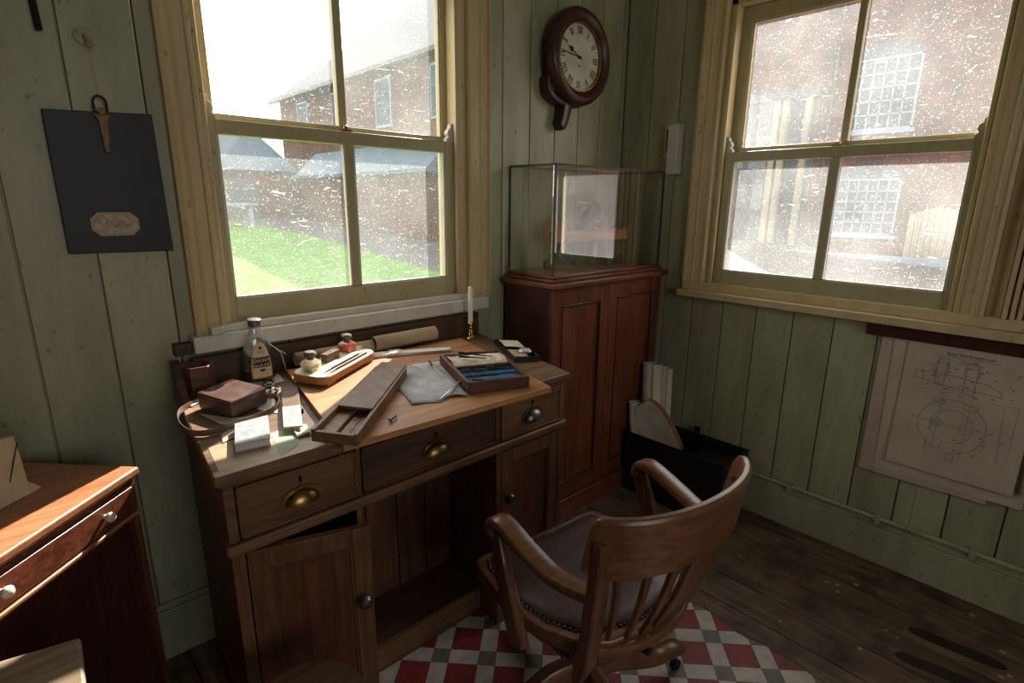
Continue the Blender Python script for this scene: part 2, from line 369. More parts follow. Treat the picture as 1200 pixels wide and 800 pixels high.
# A = back wall (y = 0), B = right wall (x = 0): (u, depth outward, z) -> world
fA = lambda p: (p[0], p[1], p[2])
fB = lambda p: (p[1], p[0], p[2])
RX0, RY0, CEIL = -4.3, -3.9, 2.72
def wallshell(name, f, u0, u1, h0, h1):
    g = G(); d0, d1 = .018, .115
    g.box(u0, h0, d0, d1, 0, CEIL); g.box(h1, u1, d0, d1, 0, CEIL); g.box(h0, h1, d0, d1, 0, HOLE_Z0); g.box(h0, h1, d0, d1, HOLE_Z1, CEIL)
    o = mk(name, g.map(f), M['green'], org=(0, 0, 0)); struct(o); return o
wA = wallshell('wall_back', fA, RX0, .115, -1.905, -1.025)
wB = wallshell('wall_right', fB, RY0, 0.018, -1.425, -.52)
def planks(wall, f, joints, h0, h1, zb=.0):
    for a, b in zip(joints[:-1], joints[1:]):
        segs = []
        if b <= h0 + .001 or a >= h1 - .001: segs = [(a, b, zb, CEIL)]
        elif a >= h0 and b <= h1: segs = [(a, b, zb, HOLE_Z0 - .01), (a, b, HOLE_Z1 + .01, CEIL)]
        else:
            if a < h0: segs += [(a, h0, zb, CEIL), (h0, b, zb, HOLE_Z0 - .01), (h0, b, HOLE_Z1 + .01, CEIL)]
            else: segs += [(h1, b, zb, CEIL), (a, h1, zb, HOLE_Z0 - .01), (a, h1, HOLE_Z1 + .01, CEIL)]
        g = G()
        for (x0, x1, z0, z1) in segs:
            g.box(x0 + (.0022 if x0 == a else 0), x1 - (.0022 if x1 == b else 0), 0, .018, z0, z1)
        mk('plank', g.map(f), M['green'], wall, bevel=.0022)
jA = [-.80 - .153 * k for k in range(22, 0, -1)] + [-.80 + .153 * k for k in range(0, 6)] + [0.0]
planks(wA, fA, jA, -1.905, -1.025)
jB = [-.15 - .1525 * k for k in range(24, -1, -1)] + [0.0]
planks(wB, fB, jB, -1.425, -.52)
# walls behind the photographer; the front one has an unseen window added as daylight fill
def fill_window(n, F, u0, u1):
    r = bpy.data.objects.new('window_%d' % n, None); COL.objects.link(r); ORG[r.name] = Vector((0, 0, 0)); struct(r)
    mk('window_frame', G().box(u0 - .08, u0, -.02, .1, .95, 2.25).box(u1, u1 + .08, -.02, .1, .95, 2.25).box(u0, u1, -.02, .1, 2.17, 2.25).map(F), M['cream'], r, bevel=.003)
    mk('window_sill', G().box(u0 - .1, u1 + .1, -.05, .1, .95, 1.0).map(F), M['cream'], r, bevel=.003)
    mk('glazing_bar', G().box((u0 + u1) / 2 - .012, (u0 + u1) / 2 + .012, .02, .05, 1.0, 2.17).box(u0, u1, .02, .06, 1.56, 1.60).map(F), M['sash'], r, bevel=.002)
    for a, b in ((u0, (u0 + u1) / 2), ((u0 + u1) / 2, u1)):
        for c, d in ((1.0, 1.58), (1.58, 2.17)): mk('glass_pane', G().add([(a, .035, c), (b, .035, c), (b, .035, d), (a, .035, d)], [(0, 1, 2, 3)]).map(F), M['glassA'], r)
def wall_open(name, F, a, b, u0, u1):
    struct(mk(name, G().box(a, u0, 0, .1, 0, CEIL).box(u1, b, 0, .1, 0, CEIL).box(u0, u1, 0, .1, 0, 1.0).box(u0, u1, 0, .1, 2.17, CEIL).map(F), M['green'], org=(0,0,0)))
fL = lambda p: (RX0 - p[1], p[0], p[2]); fF = lambda p: (p[0], RY0 - p[1], p[2])
struct(mk('wall_left', G().box(RX0 - .1, RX0, RY0, .115, 0, CEIL), M['green'], org=(0,0,0)))
wall_open('wall_front', fF, RX0 - .1, .115, -2.85, -1.4); fill_window(3, fF, -2.85, -1.4)  # opening and window added out of view to brighten the room
g = G().box(RX0 - .1, .115, RY0 - .1, .115, CEIL, CEIL + .1); struct(mk('ceiling', g, M['ceil'], org=(0,0,0)))
fl = mk('floor', G().box(RX0 - .1, .115, RY0 - .1, .115, -.12, -.022), M['matedge'], org=(0,0,0)); struct(fl)
x = -.095 + .145
while x > RX0:
    mk('floorboard', G().box(x - .145 + .0018, min(x - .0018, 0), RY0, 0.01, -.022, 0), M['floor'], fl, bevel=.0015); x -= .145
g = G()
for (cx, cy, L_, w_, an) in ((-.315, -1.65, .125, .034, -1.45), (-.47, -1.63, .11, .032, -1.40)):
    ring = [(cx + L_ * cos(q) * cos(an) - w_ * (1 + .25 * cos(q * 2)) * sin(q) * sin(an), cy + L_ * cos(q) * sin(an) + w_ * (1 + .25 * cos(q * 2)) * sin(q) * cos(an)) for q in [2 * pi * i / 24 for i in range(24)]]
    mk('dark_stain', G().quad(ring, .0001, .0004), M['stain'], fl)
rr = random.Random(12)
for k in range(26):
    cx, cy, r_ = -.06 - rr.random() * .62, -.95 - rr.random() * .85, .003 + .004 * rr.random()
    mk('paint_fleck', G().quad([(cx + r_ * (1 + .5 * rr.random()) * cos(q), cy + r_ * 1.5 * sin(q)) for q in [2 * pi * i / 7 for i in range(7)]], .0001, .0004), M['papertan'] if k % 3 else M['fleckblue'], fl)
# baseboards
g = G().box(RX0, 0, -.02, 0, 0, .165).box(RX0, 0, -.014, 0, .165, .185); struct(mk('baseboard_back', g, M['green'], org=(0,0,0), bevel=.003))
g = G().box(-.02, 0, RY0, -.0, 0, .150).box(-.012, 0, RY0, -.0, .150, .170); struct(mk('baseboard_right', g, M['green'], org=(0,0,0), bevel=.003))
# conduit on baseboard
t = thing('conduit_pipe', 'thin green painted pipe clipped along the top of the right-hand skirting board', 'pipe', (-.02, -1.8, .188))
mk('pipe', G().rod((-.018, RY0 + .02, .190), (-.018, -.08, .190), .0085), M['green'], t)
mk('pipe', G().rod((-.012, RY0 + .02, .174), (-.012, -.08, .174), .004), M['green'], t)
for y in (-1.0, -1.33, -1.62, -1.92): mk('clip', G().box(-.029, 0.0, y - .009, y + .009, .168, .202), M['green'], t, bevel=.002)

# ---------------------------------------------------------------- windows
def window(n, f, sgn, gl, L0, L1, glassmat, sashmat, archL, archR, sillspec):
    """sgn=+1: u grows to the viewer's right. All given as u in viewer order multiplied by sgn"""
    U = lambda u: u * sgn
    def F(p): return f((U(p[0]), p[1], p[2]))
    root = bpy.data.objects.new('window_%d' % n, None); COL.objects.link(root); ORG[root.name] = Vector((0, 0, 0)); struct(root)
    add = lambda name, g, m, bv=.002: mk(name, g.map(F), m, root, bevel=bv)
    (a0, a1), (c0, c1) = gl          # left pane, right pane
    s0, s1 = L0, L1
    # lower sash (inner)
    z0, zb, zt, z1 = 1.012, 1.080, 1.545, 1.585
    d0, d1 = .008, .045
    g = G().box(s0, a0, d0, d1, z0, z1).box(c1, s1, d0, d1, z0, z1).box(a0, c1, d0, d1, z0, zb).box(a0, c1, d0, d1, zt, z1)
    add('lower_sash', g, sashmat)
    add('glazing_bar', G().box(a1, c0, d0 + .004, d1 - .004, zb, zt), sashmat)
    add('putty_bead', G().box(a0, a0 + .006, .012, .026, zb, zt).box(a1 - .006, a1, .012, .026, zb, zt).box(c0, c0 + .006, .012, .026, zb, zt).box(c1 - .006, c1, .012, .026, zb, zt).box(a0, a1, .012, .026, zb, zb + .006).box(c0, c1, .012, .026, zb, zb + .006), M['white'], 0)
    for (p, q) in ((a0, a1), (c0, c1)): add('glass_pane', G().add([(p, .028, zb), (q, .028, zb), (q, .028, zt), (p, .028, zt)], [(0, 1, 2, 3)]), glassmat, 0)
    # upper sash (outer)
    e0, e1 = .050, .085; zt2, zz = 2.092, 2.150
    o_ = .006
    g = G().box(s0, a0 + o_, e0, e1, 1.560, zz).box(c1 + o_ + .012, s1, e0, e1, 1.560, zz).box(a0 + o_, c1 + o_ + .012, e0, e1, 1.560, 1.605).box(a0 + o_, c1 + o_ + .012, e0, e1, zt2, zz)
    # horns hanging below the upper sash and standing above the lower
    add('upper_sash', g, sashmat)
    add('glazing_bar', G().box(a1 + o_, c0 + o_, e0 + .004, e1 - .004, 1.605, zt2), sashmat)
    add('putty_bead', G().box(a0 + o_, a0 + o_ + .006, .054, .066, 1.605, zt2).box(c1 + o_ + .006, c1 + o_ + .012, .054, .066, 1.605, zt2).box(a0 + o_, c1 + o_, .054, .066, zt2 - .006, zt2), M['cream'], 0)
    for (p, q) in ((a0 + o_, a1 + o_), (c0 + o_, c1 + o_ + .012)): add('glass_pane', G().add([(p, .068, 1.605), (q, .068, 1.605), (q, .068, zt2), (p, .068, zt2)], [(0, 1, 2, 3)]), glassmat, 0)
    for xx, dr in ((s0, 1), (s1, -1)):
        prof = [(0, 0), (.030, 0), (.030, .010), (.020, .016), (.026, .028), (.022, .040), (.012, .048), (.012, .060), (0, .066)]
        n_ = len(prof)
        vs = [(xx + dr * p, .010, 1.585 + q) for p, q in prof] + [(xx + dr * p, .032, 1.585 + q) for p, q in prof]
        fs = [tuple(range(n_)), tuple(range(2 * n_ - 1, n_ - 1, -1))] + [(i, (i + 1) % n_, n_ + (i + 1) % n_, n_ + i) for i in range(n_)]
        add('sash_horn', G().add(vs, fs), M['white'] if (xx == s1) == (n == 1) else sashmat, .001)
    # fastener
    add('sash_fastener', G().box((a1 + c0) / 2 - .02, (a1 + c0) / 2 + .015, .012, .04, 1.585, 1.592).lathe([(.008, 1.592), (.008, 1.603), (.004, 1.606)], ((a1 + c0) / 2, .026, 0), n=10), M['brass'], 0)
    # box frame (jambs, head, stop bead)
    f0, f1 = archL[1], archR[0]
    g = G().box(f0, s0, -.004, .006, 1.0, 2.185).box(s1, f1, -.004, .006, 1.0, 2.185)
    g.box(f0, s0 - .001, .006, .115, 1.0, 2.185).box(s1 + .001, f1, .006, .115, 1.0, 2.185)
    g.box(f0, f1, -.004, .115, zz + .002, 2.185)
    add('window_frame', g, M['cream'])
    add('stop_bead', G().box(s0 - .014, s0 + .002, -.012, .006, 1.012, zz).box(s1 - .002, s1 + .014, -.012, .006, 1.012, zz).box(s0, s1, -.012, .006, 1.0, 1.014), M['cream'], .003)
    # architrave: stepped and moulded
    def arch(x0, x1, z0, z1, flip):
        w_ = x1 - x0
        P = [(0, 0), (0, -.030), (.12, -.034), (.16, -.026), (.22, -.026), (.34, -.020), (.42, -.024), (.50, -.018), (.78, -.018), (.82, -.024), (.93, -.024), (1, -.012), (1, 0)]
        if flip: P = [(1 - a, b) for a, b in reversed(P)]
        n_ = len(P)
        vs = [(x0 + a * w_, b, z0) for a, b in P] + [(x0 + a * w_, b, z1) for a, b in P]
        fs = [tuple(range(n_)), tuple(range(2 * n_ - 1, n_ - 1, -1))] + [(i, (i + 1) % n_, n_ + (i + 1) % n_, n_ + i) for i in range(n_)]
        return G().add(vs, fs)
    za = sillspec['arch0']
    add('architrave', arch(archL[0], archL[1], za, 2.27, False), M['cream'], 0)
    add('architrave', arch(archR[0], archR[1], za, 2.27, True), M['cream'], 0)
    g = G().box(archL[0], archR[1], -.026, 0, 2.19, 2.27); add('architrave', g, M['cream'])
    # outer lining and cill outside
    add('outer_sill', G().box(s0 - .03, s1 + .03, .086, .16, .97, 1.035), M['cream'])
    sillspec['fn'](add)
    return root
def sillA(add):
    add('window_sill', G().box(-2.0, -.915, -.052, 0, .944, .992), M['white'], .004)
    add('sill_board', G().box(-1.945, -1.0, -.030, .01, .992, 1.013), M['white'], .002)
    add('sill_block', G().box(-1.952, -1.918, -.05, -.002, .992, 1.012), M['white'], .002)
    add('wood_block', G().box(-2.045, -2.0, -.03, 0, .94, .975), M['oak_dark'], .002)
window(1, fA, 1, ((-1.862, -1.478), (-1.450, -1.080)), -1.888, -1.040, M['glassA'], M['sash'], (-1.985, -1.90), (-.99, -.885), {'arch0': .992, 'fn': sillA})
def sillB(add):
    add('window_sill', G().box(.398, 1.90, -.055, 0, .952, .984), M['cream'], .004)
    add('sill_board', G().box(.41, 1.9, -.022, .01, .984, 1.022), M['cream'], .002)
    add('mullion_board', G().box(1.505, 1.545, -.006, .02, 1.02, 2.27), M['cream'], .002)
    g = G()
    for i, x_ in enumerate((1.548, 1.566, 1.584, 1.602)): g.box(x_, x_ + .014, -.034 + .006 * i, 0, 1.02, 2.27)
    add('architrave', g, M['cream'], .004)
window(2, fB, -1, ((.578, .965), (.990, 1.386)), .540, 1.408, M['glassB'], M['sash'], (.408, .512), (1.422, 1.505), {'arch0': 1.022, 'fn': sillB})

# ================================================================ outside
gz = -.3
def GZ(y): return gz + .045 * max(0, y)
g = G().add([(-60, .3, GZ(.3)), (60, .3, GZ(.3)), (60, 60, GZ(60)), (-60, 60, GZ(60)), (.3, .3, gz), (60, .3, gz), (60, -40, gz), (.3, -40, gz)], [(0,1,2,3),(4,7,6,5)])
struct(mk('roadway', g, M['road'], org=(0,0,0)))
lp = [(-30, .6), (3.0, .6), (3.6, 4), (3.78, 6.75), (4.12, 11.25), (4.29, 14.8), (4.1, 17.9), (3.65, 20.2), (-30, 20.8)]
g = G().quad(lp, 0, .02); g.map(lambda p: (p.x, p.y, p.z + GZ(p.y))); struct(mk('lawn', g, M['grass'], org=(0,0,0)))
# building A: long brick building seen along its side through the left window
t = thing('brick_warehouse', 'long red brick building with slate hipped roof seen through the left window', 'building', (9, 17, gz))
mk('wall', G().box(7.6, 17, 10.5, 24, gz, 5.5), M['brickA'], t)
mk('roof', G().add([(7.3, 10.2, 5.5), (17.3, 10.2, 5.5), (17.3, 24.3, 5.5), (7.3, 24.3, 5.5), (12.3, 13, 9.6), (12.3, 20.5, 9.6)], [(0,1,4),(1,2,5,4),(2,3,5),(3,0,4,5),(3,2,1,0)]), M['slate'], t)
mk('gutter', G().box(7.2, 7.35, 10.2, 24.3, 5.38, 5.5), M['blackm'], t)
for y in (12.0, 15.2, 18.4, 21.6):
    for z in (3.7,):
        wf = mk('window', G().box(7.55, 7.62, y - .5, y + .5, z, z + 1.5), M['outwhite'], t)
        mk('pane', G().box(7.53, 7.56, y - .42, y - .03, z + .08, z + 1.42).box(7.53, 7.56, y + .03, y + .42, z + .08, z + 1.42), M['outpane'], wf)
# low sheds with blue slate roof
t = thing('slate_roofed_shed', 'low dark shed with long blue slate roof behind the lawn', 'shed', (0, 23, GZ(21)))
mk('wall', G().box(-14, 6.6, 21, 24.5, gz, 2.45), M['brickX'], t)
mk('roof', G().add([(-14.3, 20.7, 2.42), (6.9, 20.7, 2.42), (6.9, 24.8, 2.42), (-14.3, 24.8, 2.42), (-12.3, 22.7, 4.5), (5.4, 22.7, 4.5)], [(0,1,5,4),(2,3,4,5),(0,4,3),(1,2,5),(3,2,1,0)]), M['slateblue'], t)
mk('doorway', G().box(3.9, 5.3, 20.93, 21.02, gz, 2.1), M['outdark'], t)
mk('doorway', G().box(-1.0, 1.2, 20.93, 21.02, gz, 2.1), M['outdark'], t)
t = thing('garden_table', 'pale picnic table on the far edge of the lawn, seen through the left window', 'table', (3.2, 17.6, GZ(17)))
gt = GZ(17.6) + .02
mk('table_top', G().box(2.5, 4.0, 17.2, 18.0, gt + .66, gt + .72), M['outwhite'], t)
for x_ in (2.7, 3.8): mk('leg', G().box(x_ - .05, x_ + .05, 17.3, 17.9, GZ(17.3) + .0, gt + .66), M['outwhite'], t)
t = thing('lean_to', 'lower brick lean-to with blue slate roof in front of the brick building', 'shed', (7.2, 16, GZ(16)))
mk('wall', G().box(6.8, 7.55, 11.6, 20.4, gz, 2.3), M['brickA'], t)
mk('roof', G().add([(6.6, 11.4, 2.25), (7.55, 11.4, 3.15), (7.55, 20.6, 3.15), (6.6, 20.6, 2.25), (6.6, 11.4, 2.15), (7.55, 11.4, 2.15), (7.55, 20.6, 2.15), (6.6, 20.6, 2.15)], [(0,1,2,3),(4,7,6,5),(0,4,5,1),(3,2,6,7),(0,3,7,4),(1,5,6,2)]), M['slateblue'], t)
# building B: brick facade with iron-framed windows through the right window
XF = 18.7
t = thing('brick_workshop', 'red brick workshop with white gridded windows seen through the right window', 'building', (XF, 2, gz))
mk('wall', G().box(XF, XF + 8, -22, 9.5, gz, 8.6), M['brickB'], t)
mk('parapet', G().box(XF - .1, XF + .2, -22, 9.5, 8.6, 8.8), M['outcream'], t)
def grid_window(y0, y1, z0, z1, nx, nz):
    g = G().box(XF - .06, XF + .02, y0 - .06, y0, z0, z1).box(XF - .06, XF + .02, y1, y1 + .06, z0, z1).box(XF - .06, XF + .02, y0, y1, z0 - .06, z0).box(XF - .06, XF + .02, y0, y1, z1, z1 + .06)
    for i in range(1, nx):
        yy = y0 + (y1 - y0) * i / nx; g.box(XF - .05, XF, yy - .025, yy + .025, z0, z1)
    for i in range(1, nz):
        zz = z0 + (z1 - z0) * i / nz; g.box(XF - .05, XF, y0, y1, zz - .025, zz + .025)
    wf = mk('window', g, M['outwhite'], t)
    for i in range(nx):
        for j in range(nz):
            mk('pane', G().box(XF - .03, XF - .02, y0 + (y1 - y0) * i / nx, y0 + (y1 - y0) * (i + 1) / nx, z0 + (z1 - z0) * j / nz, z0 + (z1 - z0) * (j + 1) / nz), M['outpane'], wf)
    n_ = 9
    pts = [(y0 - .1 + (y1 - y0 + .2) * i / n_, z1 + .1 + .28 * sin(pi * i / n_)) for i in range(n_ + 1)]
    g = G()
    for (a, b), (c, d) in zip(pts[:-1], pts[1:]): g.add([(XF-.04,a,z1+.06),(XF-.04,c,z1+.06),(XF-.04,c,d+.12),(XF-.04,a,b+.12),(XF,a,z1+.06),(XF,c,z1+.06),(XF,c,d+.12),(XF,a,b+.12)],[(0,1,2,3),(7,6,5,4),(3,2,6,7),(0,4,5,1),(0,3,7,4),(1,5,6,2)])
    mk('lintel', g, M['outpane'], t)
    mk('sill', G().box(XF - .12, XF, y0 - .15, y1 + .15, z0 - .18, z0 - .06), M['outwhite'], t)
grid_window(3.05, 4.85, 3.75, 5.75, 6, 5)
grid_window(3.05, 4.75, .5, 2.15, 6, 5)
grid_window(-3.6, -1.8, 3.75, 5.75, 6, 5)
grid_window(-3.6, -1.8, .5, 2.15, 6, 5)
mk('doorway', G().box(XF - .03, XF + .01, 5.7, 8.9, gz, 4.9), M['outdark'], t)
for y in (6.0, 6.75, 7.05, 8.4): mk('post', G().box(XF - .25, XF - .05, y - .1, y + .1, gz, 4.9), M['outcream'], t)
mk('door_head', G().box(XF - .28, XF, 5.7, 8.9, 4.9, 5.15), M['outdark'], t)
mk('drainpipe', G().rod((XF - .1, 5.35, gz), (XF - .1, 5.35, 8.4), .06), M['blackm'], t)
mk('kerb', G().box(XF - 2.4, XF - 2.1, -10, 5.2, gz, gz + .25), M['outwhite'], t)
t = thing('wooden_gate', 'pale boarded gate leaning in front of the brick workshop', 'gate', (XF - 1, 1, gz))
for i in range(9): mk('plank', G().box(XF - 1.0, XF - .95, 1.0 + i * .16, 1.15 + i * .16, gz, 1.15 + .18 * sin(i / 8 * pi)), M['outcream'], t)

# ================================================================ desk
def T(x, y): return .822 + .055 * (y + .6)
def W(p):   # the old desk leans: sides slant a little and the top rises towards the wall
    k = min(1, max(0, (p.z - .1) / .7))
    return (p.x + .09 * (p.y + .6) * 1.0, p.y, p.z + .055 * (p.y + .6) * k)
DX0, DX1, DF = -2.105, -1.045, -.585
dk = thing('pedestal_desk', 'old oak pedestal desk below the left window, left cupboard door ajar', 'desk', (-1.57, -.3, 0))
def D(name, g, m, parent=None, bv=.002): return mk(name, g.map(W), m, parent or dk, bevel=bv)
# top with moulded edge
D('top', G().box(-2.115, -1.030, -.602, -.042, .800, .822).box(-2.108, -1.037, -.594, -.042, .790, .800), M['desktop'], bv=.004)
D('edge_strip', G().box(-2.112, -1.86, -.600, -.578, .8215, .8235), M['deskpale'], bv=.0008)
D('upstand', G().box(-2.06, -1.025, -.060, -.040, .822, .905), M['oak_dark'], bv=.003)
D('side_gallery', G().add([(-2.112,-.17,.822),(-2.112,-.04,.822),(-2.112,-.04,.905),(-2.112,-.09,.905),(-2.092,-.17,.822),(-2.092,-.04,.822),(-2.092,-.04,.905),(-2.092,-.09,.905)],[(0,3,2,1),(4,5,6,7),(0,1,5,4),(1,2,6,5),(2,3,7,6),(3,0,4,7)]), M['oak_dark'])
# frame carcase
D('side_panel', G().box(-2.100, -2.080, -.57, -.05, .0, .79), M['oak_z'])
D('side_panel', G().box(-1.062, -1.042, -.57, -.05, .0, .79), M['oak_z'])
D('side_panel', G().box(-1.800, -1.785, -.565, -.05, .10, .635), M['oak_z'])
D('side_panel', G().box(-1.345, -1.330, -.565, -.05, .10, .635), M['oak_z'])
D('back_panel', G().box(-2.08, -1.8, -.07, -.055, .0, .79), M['oak_dark'])
D('back_panel', G().box(-1.33, -1.06, -.07, -.055, .0, .79), M['oak_dark'])
for i in range(4):
    xx = -1.785 + i * .11; D('kneehole_board', G().box(xx + .002, xx + .108, -.315, -.300, .10, .635), M['oak_z'], bv=.002)
D('drawer_frame', G().box(-2.10, -2.078, -.588, -.56, .655, .79).box(-1.802, -1.790, -.588, -.56, .655, .79).box(-1.345, -1.330, -.588, -.56, .655, .79).box(-1.060, -1.042, -.588, -.56, .655, .79).box(-2.08, -1.06, -.588, -.56, .783, .79), M['oak_x'])
D('dust_board', G().box(-2.08, -1.06, -.56, -.06, .635, .645), M['oak_dark'])
D('rail_moulding', G().box(-2.108, -1.034, -.600, -.56, .632, .655).box(-2.104, -1.038, -.592, -.56, .622, .632), M['oak_x'], bv=.006)
def cup_pull(cx, z, parent, m, yf):
    """quarter dome, open below, on an oval back plate"""
    g = G(); nt, npsi = 16, 7
    for off in (0, .0018):
        vs = []
        for j in range(npsi + 1):
            ps = pi / 2 * j / npsi
            for i in range(nt + 1):
                th = pi * i / nt
                vs.append((cx + (.040 - off) * cos(th) * sin(ps), yf - .003 - (.024 - off) * cos(ps), z - .010 + (.031 - off) * sin(th) * sin(ps)))
        m_ = nt + 1
        fs = [(j * m_ + i, j * m_ + i + 1, (j + 1) * m_ + i + 1, (j + 1) * m_ + i) for j in range(npsi) for i in range(nt)]
        g.add(vs, fs if not off else [tuple(reversed(q)) for q in fs])
    D('cup_handle', g, m, parent, 0)
    D('handle_plate', G().lathe([(.046, 0), (.046, .003), (.042, .0045)], (cx, yf - .0045, z), 'y', 28, 1, .60), m, parent, 0)
def drawer(x0, x1, yf, m, hm, keyhole=True, scale=1):
    d = D('drawer', G().box(x0, x1, yf, yf + .02, .660, .781).box(x0 + .008, x1 - .008, yf + .02, -.08, .665, .76), m, bv=.002)
    D('drawer_bead', G().box(x0, x0 + .006, yf - .003, yf, .660, .781).box(x1 - .006, x1, yf - .003, yf, .660, .781).box(x0, x1, yf - .003, yf, .775, .781).box(x0, x1, yf - .003, yf, .660, .666), m, d, .001)
    cup_pull((x0 + x1) / 2, .712, d, hm, yf)
    if keyhole: D('keyhole', G().lathe([(.0045, 0), (.0045, .003)], ((x0 + x1) / 2, yf - .003, .758), 'y', 12).box((x0 + x1) / 2 - .0022, (x0 + x1) / 2 + .0022, yf - .003, yf, .746, .758), M['blackm'], d, 0)
    return d
drawer(-2.076, -1.804, -.590, M['oak_x'], M['brass'])
drawer(-1.788, -1.347, -.590, M['oak_dark'], M['brass'])
drawer(-1.328, -1.062, -.590, M['oak_x'], M['pewter'])
# right pedestal: fixed frame with panelled door
def panel_door(name, x0, x1, z0, z1, f=None, y=-.588, knobx=None, knobz=.43, fr=.045, wmap=True):
    g = G().box(x0, x0 + fr, y, y + .02, z0, z1).box(x1 - fr, x1, y, y + .02, z0, z1).box(x0 + fr, x1 - fr, y, y + .02, z0, z0 + fr * 1.2).box(x0 + fr, x1 - fr, y, y + .02, z1 - fr, z1)
    gp = G().box(x0 + fr, x1 - fr, y + .008, y + .014, z0 + fr * 1.2, z1 - fr)
    gm = G()
    a0, a1, b0, b1 = x0 + fr, x1 - fr, z0 + fr * 1.2, z1 - fr
    gm.box(a0, a0 + .006, y + .003, y + .010, b0, b1).box(a1 - .006, a1, y + .003, y + .010, b0, b1).box(a0, a1, y + .003, y + .010, b0, b0 + .006).box(a0, a1, y + .003, y + .010, b1 - .006, b1)
    gk = G().lathe([(.006, 0), (.006, -.010), (.015, -.014), (.018, -.022), (.014, -.031), (.004, -.034)], (knobx, y, knobz), 'y', 16)
    out = []
    for gg in (g, gp, gm, gk):
        if f: gg.map(f)
        out.append(gg)
    d = D(name, out[0], M['oak_z']); D('door_panel', out[1], M['oak_panel'], d, 0); D('panel_moulding', out[2], M['oak_z'], d, .001); D('knob', out[3], M['pewter'], d, 0)
    return d
D('pedestal_frame', G().box(-1.345, -1.325, -.588, -.565, .12, .622), M['oak_z'])
D('pedestal_frame', G().box(-1.062, -1.042, -.588, -.565, .12, .622), M['oak_z'])
D('pedestal_base', G().box(-1.345, -1.038, -.594, -.10, 0, .12), M['oak_x'])
panel_door('door', -1.323, -1.064, .125, .618, knobx=-1.300, knobz=.46)
D('pedestal_frame', G().box(-2.10, -2.072, -.588, -.565, .12, .622), M['oak_z'])
D('pedestal_base', G().box(-2.104, -1.785, -.588, -.10, 0, .12), M['oak_x'])
ang = radians(-13)
def swing(p):
    hx, hy = -2.070, -.588; dx, dy = p.x - hx, p.y - hy
    return (hx + dx * cos(ang) - dy * sin(ang), hy + dx * sin(ang) + dy * cos(ang), p.z - .016 * (dx / .28) )
panel_door('door', -2.070, -1.795, .135, .622, f=swing, knobx=-1.820, knobz=.43)
# kneehole floor and plinth
D('kneehole_floor', G().box(-1.785, -1.345, -.50, -.05, .085, .10), M['oak_dark'])
D('plinth', G().box(-1.785, -1.345, -.497, -.480, 0, .095), M['oak_x'], bv=.003)

# ================================================================ things on the desk
def TT(p): return (p.x, p.y, p.z + T(p.x, p.y))
def item(name, label, cat, cx, cy, h=0, group=None): return thing(name, label, cat, (cx, cy, T(cx, cy) + h), group=group)
def ip(name, g, m, parent=None, bv=0.0, lab=None):
    o = mk(name, g.map(TT), m, parent, bevel=bv)
    if lab: o['label'] = lab
    return o
def lerp(a, b, t): return (a[0] + (b[0] - a[0]) * t, a[1] + (b[1] - a[1]) * t)
BH = .0175   # top face of the drawing board above the desk top
o = ip('drawing_board', G().quad([(-1.861, -.656), (-1.211, -.684), (-1.121, -.131), (-1.775, -.105)], .0005, .017), M['board'], bv=.0015)
tag(o, 'large orange-brown drawing board lying across the desk top, overhanging the front edge', 'drawing board')

# --- ink bottle with pointed label
bx, by = -1.850, -.098
t = item('ink_bottle', 'tall clear glass ink bottle with pointed orange-edged label', 'bottle', bx, by)
rzb = radians(2)
def Rb(p):
    return (bx + p.x * cos(rzb) - p.y * sin(rzb), by + p.x * sin(rzb) + p.y * cos(rzb), p.z)
prof = [(.030, .001), (.044, .004), (.047, .02), (.0455, .05), (.041, .085), (.033, .115), (.024, .137), (.0165, .150), (.0150, .158), (.0150, .170)]
g = G().lathe(prof, n=28, sx=1, sy=.62); gi = G().lathe([(r * .9, h + .0015) for r, h in prof[:-1]], n=28, sx=1, sy=.58)
ip('glass_body', g.map(Rb), M['bottleglass'], t)
ip('ink', G().lathe([(.026, .005), (.0405, .008), (.042, .02), (.041, .034)], n=24, sx=1, sy=.56).map(Rb), M['inkblack'], t)
ip('cap', G().lathe([(.0165, .164), (.0175, .166), (.0175, .178), (.016, .181)], n=20).lathe([(.019, .178), (.019, .183), (.016, .185)], n=20).map(Rb), M['cap'], t)
def bottle_r(z):
    for (r0, h0), (r1, h1) in zip(prof[:-1], prof[1:]):
        if h0 <= z <= h1: return r0 + (r1 - r0) * (z - h0) / (h1 - h0)
    return .04
def on_bottle(u, z, off):     # front of the bottle
    r = bottle_r(z) ; s_ = max(-.95, min(.95, u / r)); return (u, -(math.sqrt(1 - s_ * s_) * r * .62 + off), z)
def labelw(z, k=1.0):
    # pointed arch outline
    z0, z1 = .014, .122
    t_ = (z - z0) / (z1 - z0)
    return (.029 * k if t_ < .25 else .029 * k * math.sqrt(max(0, 1 - ((t_ - .25) / .75) ** 1.7)))
def label_geo(k, off, z0, z1):
    return G().sheet(lambda u, v: on_bottle((u * 2 - 1) * labelw(z0 + (z1 - z0) * v, k), z0 + (z1 - z0) * v, off), 8, 14, -.0004)
ip('label_border', label_geo(1.0, .0010, .014, .1215).map(Rb), M['orange'], t)
ip('label_paper', label_geo(.88, .0018, .017, .1165).map(Rb), M['label'], t)
ip('label_band', G().sheet(lambda u, v: on_bottle((u * 2 - 1) * .024, .047 + .030 * v, .0026), 6, 3, -.0004).map(Rb), M['inkblack'], t)
def btext(s, size, z, m, off=.0034, sx=1):
    gg = text_geo(s, size, .0002, sx); gg.map(lambda p: Vector(on_bottle(p.x, z + p.y, off + p.z))); ip('lettering', gg.map(Rb), m, t)
btext('SWAN', .0165, .067, M['label'], sx=1.0)
btext('BLUE INK', .0105, .053, M['label'], sx=1.0)
btext('SWAN', .006, .092, M['inkblack'])
